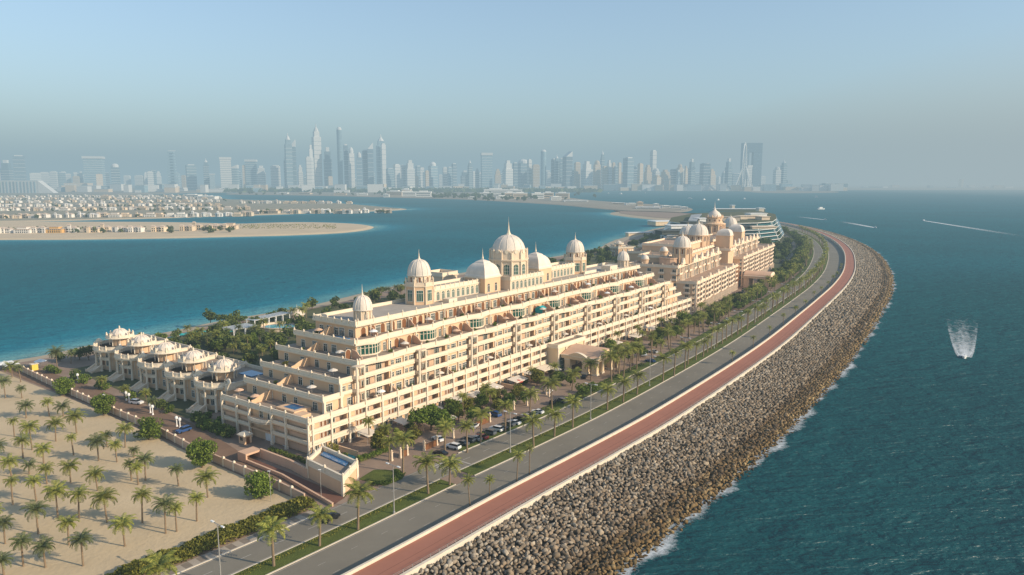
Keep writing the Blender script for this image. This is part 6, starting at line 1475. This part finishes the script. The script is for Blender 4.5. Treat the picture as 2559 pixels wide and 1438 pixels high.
# ================================================================== skyline
M_tg = pm('tower_blue_glass', (.23, .33, .38), .35, .25, .03, spec=.5, orand=.25, zs=3); M_tb = pm('tower_beige', (.62, .48, .33), .8, .12, .05, orand=.18, zs=3); M_tw = pm('tower_white', (.72, .70, .66), .7, .08, .05, orand=.1, zs=3); M_td = pm('tower_dark', (.16, .23, .28), .4, .25, .03, orand=.25, zs=3)
TM = {'g': M_tg, 'b': M_tb, 'w': M_tw, 'd': M_td}
WORD = {'g': 'blue glass', 'b': 'beige', 'w': 'pale', 'd': 'dark blue'}
def tower(px0, px1, top, c, shape, Y, label):
    cx = (px0+px1)/2; k = FPX/(Y*CT+CAMH*ST); w = (px1-px0)/k; x = (cx-1279.5)/k; H = ZH(top, Y)
    t = thing('skyscraper', label, 'tower', (x, Y, -1.8), random.uniform(.15, .6), 'skyscrapers along the far shore'); m = TM[c]; h = w/2*.92; d = h*random.uniform(.8, 1.1)
    s = MB(); cr = MB()
    def fl(z0, z1, f=1., n=9):
        for q in range(1, n): z = z0+(z1-z0)*q/n; s.box(-h*f-.6, h*f+.6, -d*f-.6, d*f+.6, z-1.2, z+1.2, 1)
    if shape == 'box': s.box(-h, h, -d, d, 0, H*.97); fl(0, H*.97); cr.box(-h*.7, h*.7, -d*.7, d*.7, H*.97, H)
    elif shape == 'step': s.box(-h, h, -d, d, 0, H*.72); s.box(-h*.75, h*.75, -d*.75, d*.75, H*.72, H*.9); fl(0, H*.72); cr.box(-h*.45, h*.45, -d*.45, d*.45, H*.9, H)
    elif shape == 'spire': s.box(-h, h, -d, d, 0, H*.80); s.box(-h*.7, h*.7, -d*.7, d*.7, H*.80, H*.88); fl(0, H*.8, 1, 12); cr.lathe([(h*.75, H*.88), (h*.5, H*.92), (h*.16, H*.95), (h*.06, H)], 8)
    elif shape == 'round': s.lathe([(h, 0), (h, H*.95)], 14); cr.lathe([(h, H*.95), (h*.95, H*.97), (h*.6, H*.995), (.1, H)], 14)
    elif shape == 'slant': s.box(-h, h, -d, d, 0, H*.86); fl(0, H*.86); o = len(cr.v); cr.v += [(-h,-d,H*.86),(h,-d,H*.86),(h,d,H*.86),(-h,d,H*.86),(h,-d,H),(h,d,H)]; cr.f += [(o,o+1,o+4),(o+3,o+5,o+2),(o,o+4,o+5,o+3),(o+1,o+2,o+5,o+4)]; cr.m += [0]*4
    elif shape == 'crown': s.box(-h, h, -d, d, 0, H*.93); fl(0, H*.93, 1, 14); cr.box(-h*1.1, h*1.1, -d*1.1, d*1.1, H*.93, H)
    elif shape == 'dome': s.box(-h, h, -d, d, 0, H*.85); fl(0, H*.85); cr.lathe([(h*.9, H*.85), (h*.9, H*.92), (h*.6, H*.97), (.1, H)], 12)
    elif shape == 'lattice':
        for q in range(14): f = 1-.03*q; z = H*q/14; s.box(-h*f, h*f, -d*f, d*f, z, z+H/14*.55)
        s.box(-h*.3, h*.3, -d*.3, d*.3, 0, H*.98); cr.box(-h*.5, h*.9, -2, 2, H*.98, H)
    s.build('shaft', [m, M_tw if c not in 'w' and shape != 'lattice' else M_tg], t); cr.build('crown', M_tw if c in 'gdw' else M_tb, t); return t
tw_ = [(10,32,400,'d','step'),(42,66,388,'d','box'),(0,10,432,'w','box'),(78,104,432,'w','box'),(104,125,430,'w','box'),(130,145,428,'w','box'),(150,165,431,'g','box'),(168,180,434,'w','box'),(186,200,440,'b','box'),(170,225,457,'b','box'),(218,262,391,'g','crown'),(281,302,408,'d','dome'),(340,360,438,'w','box'),(370,385,428,'w','box'),(392,405,428,'w','step'),(362,420,463,'d','box'),(420,446,376,'g','lattice'),(424,450,432,'g','box'),(468,492,411,'g','box'),(456,466,438,'b','box'),(511,525,396,'d','spire'),(513,538,434,'g','crown'),(553,581,393,'w','crown'),(553,574,424,'d','box'),(573,598,412,'g','slant'),(600,606,430,'w','box'),(608,621,412,'b','box'),(617,644,399,'g','crown'),(645,665,414,'w','step'),(679,702,413,'w','box'),(712,727,388,'g','dome'),(716,733,332,'g','spire'),(729,743,349,'g','slant'),(746,758,412,'w','step'),(767,780,391,'w','box'),(774,786,362,'w','step'),(785,805,309,'w','spire'),(812,831,368,'d','step'),(845,859,317,'g','round'),(862,872,360,'d','box'),(873,887,367,'w','dome'),(893,906,379,'d','dome'),(908,921,374,'d','box'),(920,935,356,'d','slant'),(943,966,336,'g','spire'),(955,966,358,'w','box'),(967,985,420,'g','box'),(985,1000,410,'w','box'),(1000,1014,412,'w','step'),(1015,1036,400,'w','step'),(1040,1052,414,'g','box'),(1051,1061,418,'w','box'),(1063,1072,426,'b','box'),(1073,1092,404,'g','dome'),(1097,1106,436,'w','box'),(1107,1118,417,'w','box'),(1119,1130,417,'g','box'),(1130,1141,408,'d','box'),(1152,1172,426,'d','step'),(1170,1180,398,'g','spire'),(1180,1190,428,'w','box'),(1188,1197,420,'w','dome'),(1202,1230,382,'g','crown'),(1236,1252,422,'b','step'),(1258,1280,401,'w','step'),(1282,1293,406,'d','box'),(1292,1322,397,'d','dome'),(1318,1328,398,'w','box'),(1330,1348,411,'b','box'),(1350,1365,374,'g','round'),(1366,1376,430,'w','box'),(1378,1390,396,'d','box'),(1385,1397,385,'g','spire'),(1398,1406,395,'g','box'),(1408,1427,378,'d','slant'),(1435,1449,405,'b','box'),(1455,1477,403,'w','step'),(1470,1484,425,'d','box'),(1483,1499,400,'b','dome'),(1500,1509,374,'g','spire'),(1515,1527,400,'w','step'),(1528,1536,406,'b','box'),(1543,1551,406,'b','box'),(1552,1562,430,'d','box'),(1558,1580,393,'g','box'),(1568,1575,411,'b','box'),(1593,1605,408,'b','box'),(1580,1592,424,'d','box'),(1610,1626,412,'b','step'),(1624,1637,375,'w','box'),(1632,1646,420,'w','dome'),(1650,1672,424,'b','step'),(1675,1690,422,'d','box'),(1691,1704,409,'b','dome'),(1702,1722,428,'d','box'),(1720,1734,397,'g','step'),(1726,1750,431,'d','box'),(1750,1770,407,'d','box'),(1768,1785,422,'b','step'),(1790,1800,440,'w','dome'),(1812,1826,396,'g','step'),(1825,1842,433,'d','box'),(1932,1948,416,'w','dome'),(1950,1962,398,'g','spire'),(1896,1910,440,'w','box'),(1962,1975,450,'g','box')]
rs = random.Random(3)
for _ in range(75):
    a = rs.uniform(560, 1880) if rs.random() < .85 else rs.uniform(20, 420); w = rs.uniform(8, 16); tw_.append((a, a+w, rs.uniform(412, 448) if a > 980 else rs.uniform(425, 450), rs.choice('gbwwdg'), rs.choice(['box', 'step', 'dome', 'box', 'crown'])))
tw_.sort(key=lambda t: t[0])
TALL = {785: 'pale tallest skyscraper with a spiked crown in the main cluster', 845: 'slender round topped tower right of the tallest skyscraper', 716: 'blue glass tower with a needle left of the tallest skyscraper', 1202: 'wide glass tower with a pale overhanging crown', 420: 'half built lattice like tower left of the main cluster', 218: 'broad blue glass block with a white roof slab near the left edge', 281: 'dark blue rounded tower with a white cap near the left edge', 1350: 'round topped blue tower standing alone in the middle', 1624: 'pale plain slab tower rising over the beige blocks', 1408: 'dark blue tower with a sharply slanted top'}
for i, (a, b, tp, c, sh_) in enumerate(tw_):
    tower(a, b, tp, c, sh_, 6300+random.uniform(0, 600)+(900 if tp > 425 and c != 'b' else 0), TALL.get(a, '%s skyscraper along the hazy shore, %s tower from the left' % (WORD[c], ordn(i))))
# linked twin tower with bridge on top, big wheel
def at_far(px, Y): k = FPX/(Y*CT+CAMH*ST); return (px-1279.5)/k, k
x, k = at_far(1874, 6600); z1 = ZH(358, 6600); z0 = ZH(381, 6600); a = thing('linked_towers', 'dark blue twin towers joined by a bridge across their tops', 'tower', (x, 6600, -1.8))
MB().box(-24/k, -8/k, -30, 30, 0, z0).build('shaft', M_td, a); MB().box(3/k, 24/k, -30, 30, 0, z0).build('shaft', M_td, a); MB().box(-24/k, 24/k, -31, 31, z0, z1+1.8).build('bridge', M_td, a)
x, k = at_far(1858, 6200); zt = ZH(357, 6200); r = (zt+0)/2-4; wh = thing('ferris_wheel', 'giant white observation wheel in front of the linked twin towers', 'ferris wheel', (x, 6200, -1.8), R(68))
rim = MB()
for q in range(48):
    t0, t1 = 2*math.pi*q/48, 2*math.pi*(q+1)/48
    for rr in (r, r*.93): rim.tube((rr*math.cos(t0), 0, r+8+rr*math.sin(t0)), (rr*math.cos(t1), 0, r+8+rr*math.sin(t1)), 3.2, 3.2, 5)
rim.build('rim', M_white2, wh); sp = MB()
for q in range(24): t0 = 2*math.pi*q/24; sp.tube((0,0,r+8), (r*.93*math.cos(t0), 0, r+8+r*.93*math.sin(t0)), .9, .9, 4)
sp.build('spokes', M_white2, wh)
for sx in (-1, 1):
    for sy in (-1, 1): MB().tube((0, sy*12, r+8), (sx*r*.5, sy*70, 0), 6, 5, 6).build('leg', M_white2, wh)
# low buildings along the far shore
il = 0
for _ in range(175):
    q = random.random()
    px = random.uniform(-20, 420) if q < .2 else random.uniform(420, 1880) if q < .75 else random.uniform(1870, 2110) if q < .88 else random.uniform(2110, 2560)
    Y = random.uniform(5900, 6600) if px > 1000 else random.uniform(5200, 6400)
    if px > 2110: Y = random.uniform(8200, 9500)
    x, k = at_far(px, Y); h = random.uniform(14, 55) if px < 1880 else random.uniform(18, 60) if px < 2110 else random.choice([12, 15, 20, 30, 100])
    w = random.uniform(35, 110) if h < 80 else 30; t = thing('shore_building', 'low pale building in the hazy strip along the far shore', 'building', (x, Y, -1.8), random.uniform(-.3, .3), 'low buildings along the far shore')
    MB().box(-w/2, w/2, -25, 25, 0, h).build('wall', random.choice([M_tb, M_tw, M_tw, M_tg]), t); MB().box(-w/2-1, w/2+1, -26, 26, h, h+2.5).build('roof', M_tw, t); il += 1
x, k = at_far(60, 5000); o = thing('arched_hotel', 'long white hotel with a sloping end and ribbed front at the left picture edge', 'building', (x, 5000, -1.8)); L = 70/k; zz = ZH(451, 5000)
MB().box(-L*1.4, L*.6, -25, 25, 0, zz).build('wall', M_tw, o); w_ = MB(); w_.v = [(L*.6,-26,0),(L*1.15,-26,0),(L*.6,-26,zz),(L*.6,26,0),(L*1.15,26,0),(L*.6,26,zz)]; w_.f = [(0,1,2),(3,5,4),(0,3,4,1),(1,4,5,2)]; w_.m = [0]*4; w_.build('sloping_end', M_tw, o)
rb = MB().box(-3, 3, -28, -25.5, 0, zz*.92).mesh('rib', M_tg)
for a in np.linspace(-L*1.35, L*.5, 16): place(rb, 'rib', o, (a, 0, 0))
# far tree belt on the mainland shore (one mass)
pts = []
for _ in range(2600):
    px = random.uniform(560, 1500); Y = random.uniform(5300, 6100); x, k = at_far(px, Y); pts.append((x, Y, random.uniform(0, 14)))
tag(place(npmesh('far_trees', cards(np.array(pts), 22), QF, M_leafd), 'far_trees'), kind='stuff')
# ================================================================== boats and wakes
def hull(L, Bm, h): 
    mb = MB(); out = [(-L/2,-Bm/2),(L*.15,-Bm/2),(L*.38,-Bm*.3),(L/2,0),(L*.38,Bm*.3),(L*.15,Bm/2),(-L/2,Bm/2)]; n = len(out); mb.v += [(x*.9,y*.7,-.4) for x, y in out]+[(x,y,h+(.35 if x > 0 else 0)) for x, y in out]
    mb.f += [(i,(i+1) % n,n+(i+1) % n,n+i) for i in range(n)]+[tuple(n+i for i in range(n))]; mb.m += [0]*(n+1); return mb
def boat(px, py, rz, L, label, cabin=True, group=None):
    x, y = G(px, py, -3.5); o = thing('boat', label, 'boat', (x, y, -3.45), rz, group); hull(L, L*.3, L*.11).build('hull', M_white2, o)
    if cabin: MB().box(-L*.28, L*.12, -L*.1, L*.1, L*.11, L*.27).build('cabin', M_white2, o); MB().box(L*.121, L*.14, -L*.09, L*.09, L*.15, L*.25).build('windscreen', M_carglass, o)
    else: MB().box(-L*.1, L*.05, -L*.05, L*.05, L*.1, L*.24).build('console', M_white2, o)
    return o
def wake(px, py, rz, L, w0, w1, strength=.8, z=-3.36, n=40):
    x, y = G(px, py, -3.5); vs, fs, cs = [], [], []
    for i in range(n+1):
        f = i/n; w = w0+(w1-w0)*f**.7
        for j in range(9):
            q = j/4-1; edge = math.exp(-((abs(q)-.8)/.22)**2); mid = math.exp(-(q/.45)**2)
            c = strength*(1-f)**.75*(.55+.45*max(edge, mid))-.12*f; 
            if abs(q) == 1: c = -.5
            if f == 1: c = -.5
            vs.append((-f*L, q*w, 0)); cs.append(c)
    for i in range(n):
        for j in range(8): b = 9*i+j; fs.append((b, b+1, b+10, b+9))
    o = place(covermesh('wake', vs, fs, cs, M_wake), 'wake', None, (x, y, z), rz); tag(o, kind='structure')
def course(h, t): a, b = G(*h, -3.5), G(*t, -3.5); return math.atan2(a[1]-b[1], a[0]-b[0]), math.dist(a, b)
rz, L = course((2410, 893), (2402, 770))
boat(2410, 894, rz, 6.5, 'small white speedboat throwing up spray close to the rocks', False); wake(2410, 893, rz, L, 3.5, 13, .60); wake(2410, 892, rz, L*.35, 2.2, 9, .72, -3.33)
for px, py, tx, ty, L, lb, w_1 in ((2188, 570, 2085, 551, 9, 'white motorboat with a short wake beyond the rocks', 12), (2062, 550, 1975, 540, 9, 'white motorboat nearest the tree covered bend', 10), (2308, 552, 2640, 604, 10, 'white motorboat at the head of the long wake in open water', 12)):
    rz, wl = course((px, py), (tx, ty)); boat(px, py, rz, L, lb); wake(px, py, rz, wl, 2.5, w_1, 1.0)
boat(2052, 524, .3, 26, 'large white yacht in the channel above the bend')
for i, (px, py, L) in enumerate([(1550,486,30),(1680,474.9,40),(1860,499,26),(1598,478,26),(1724,497,22),(1520,484,18),(1760,500,20),(1795,501,22),(2040,494,30),(1612,483,22),(1750,478,26)]):
    boat(px, py, random.uniform(0, 6.28), L, 'distant white boat on the channel, %s from the left' % ordn(sorted([1550,1680,1860,1598,1724,1520,1760,1795,2040,1612,1750]).index(px)), True, 'distant boats on the channel')
# ================================================================== haze
def haze(name, x0, x1, y0, y1, z0, z1, dens, col):
    m = bpy.data.materials.new(name); m.use_nodes = True; n = m.node_tree.nodes; l = m.node_tree.links; n.clear()
    out = n.new('ShaderNodeOutputMaterial'); a = n.new('ShaderNodeVolumeAbsorption'); e = n.new('ShaderNodeEmission'); ad = n.new('ShaderNodeAddShader')
    a.inputs[0].default_value = (0, 0, 0, 1); a.inputs[1].default_value = dens
    e.inputs[0].default_value = (*col, 1); e.inputs[1].default_value = dens  # glow stands in for daylight scattered by the haze
    l.new(a.outputs[0], ad.inputs[0]); l.new(e.outputs[0], ad.inputs[1]); l.new(ad.outputs[0], out.inputs['Volume'])
    m.cycles.homogeneous_volume = True
    o = MB().box(x0, x1, y0, y1, z0, z1).build(name, m); tag(o, kind='structure')
    return o
haze('haze', -45000, 45000, -800, 45000, -30, 800, 1/5200., (.315, .435, .49))
haze('warm_glow_haze', 2600, 40000, 1200, 42000, -28, 900, 1/9000., (.62, .54, .46))  # added glowing volume, warm sky tone on the right put into its colour
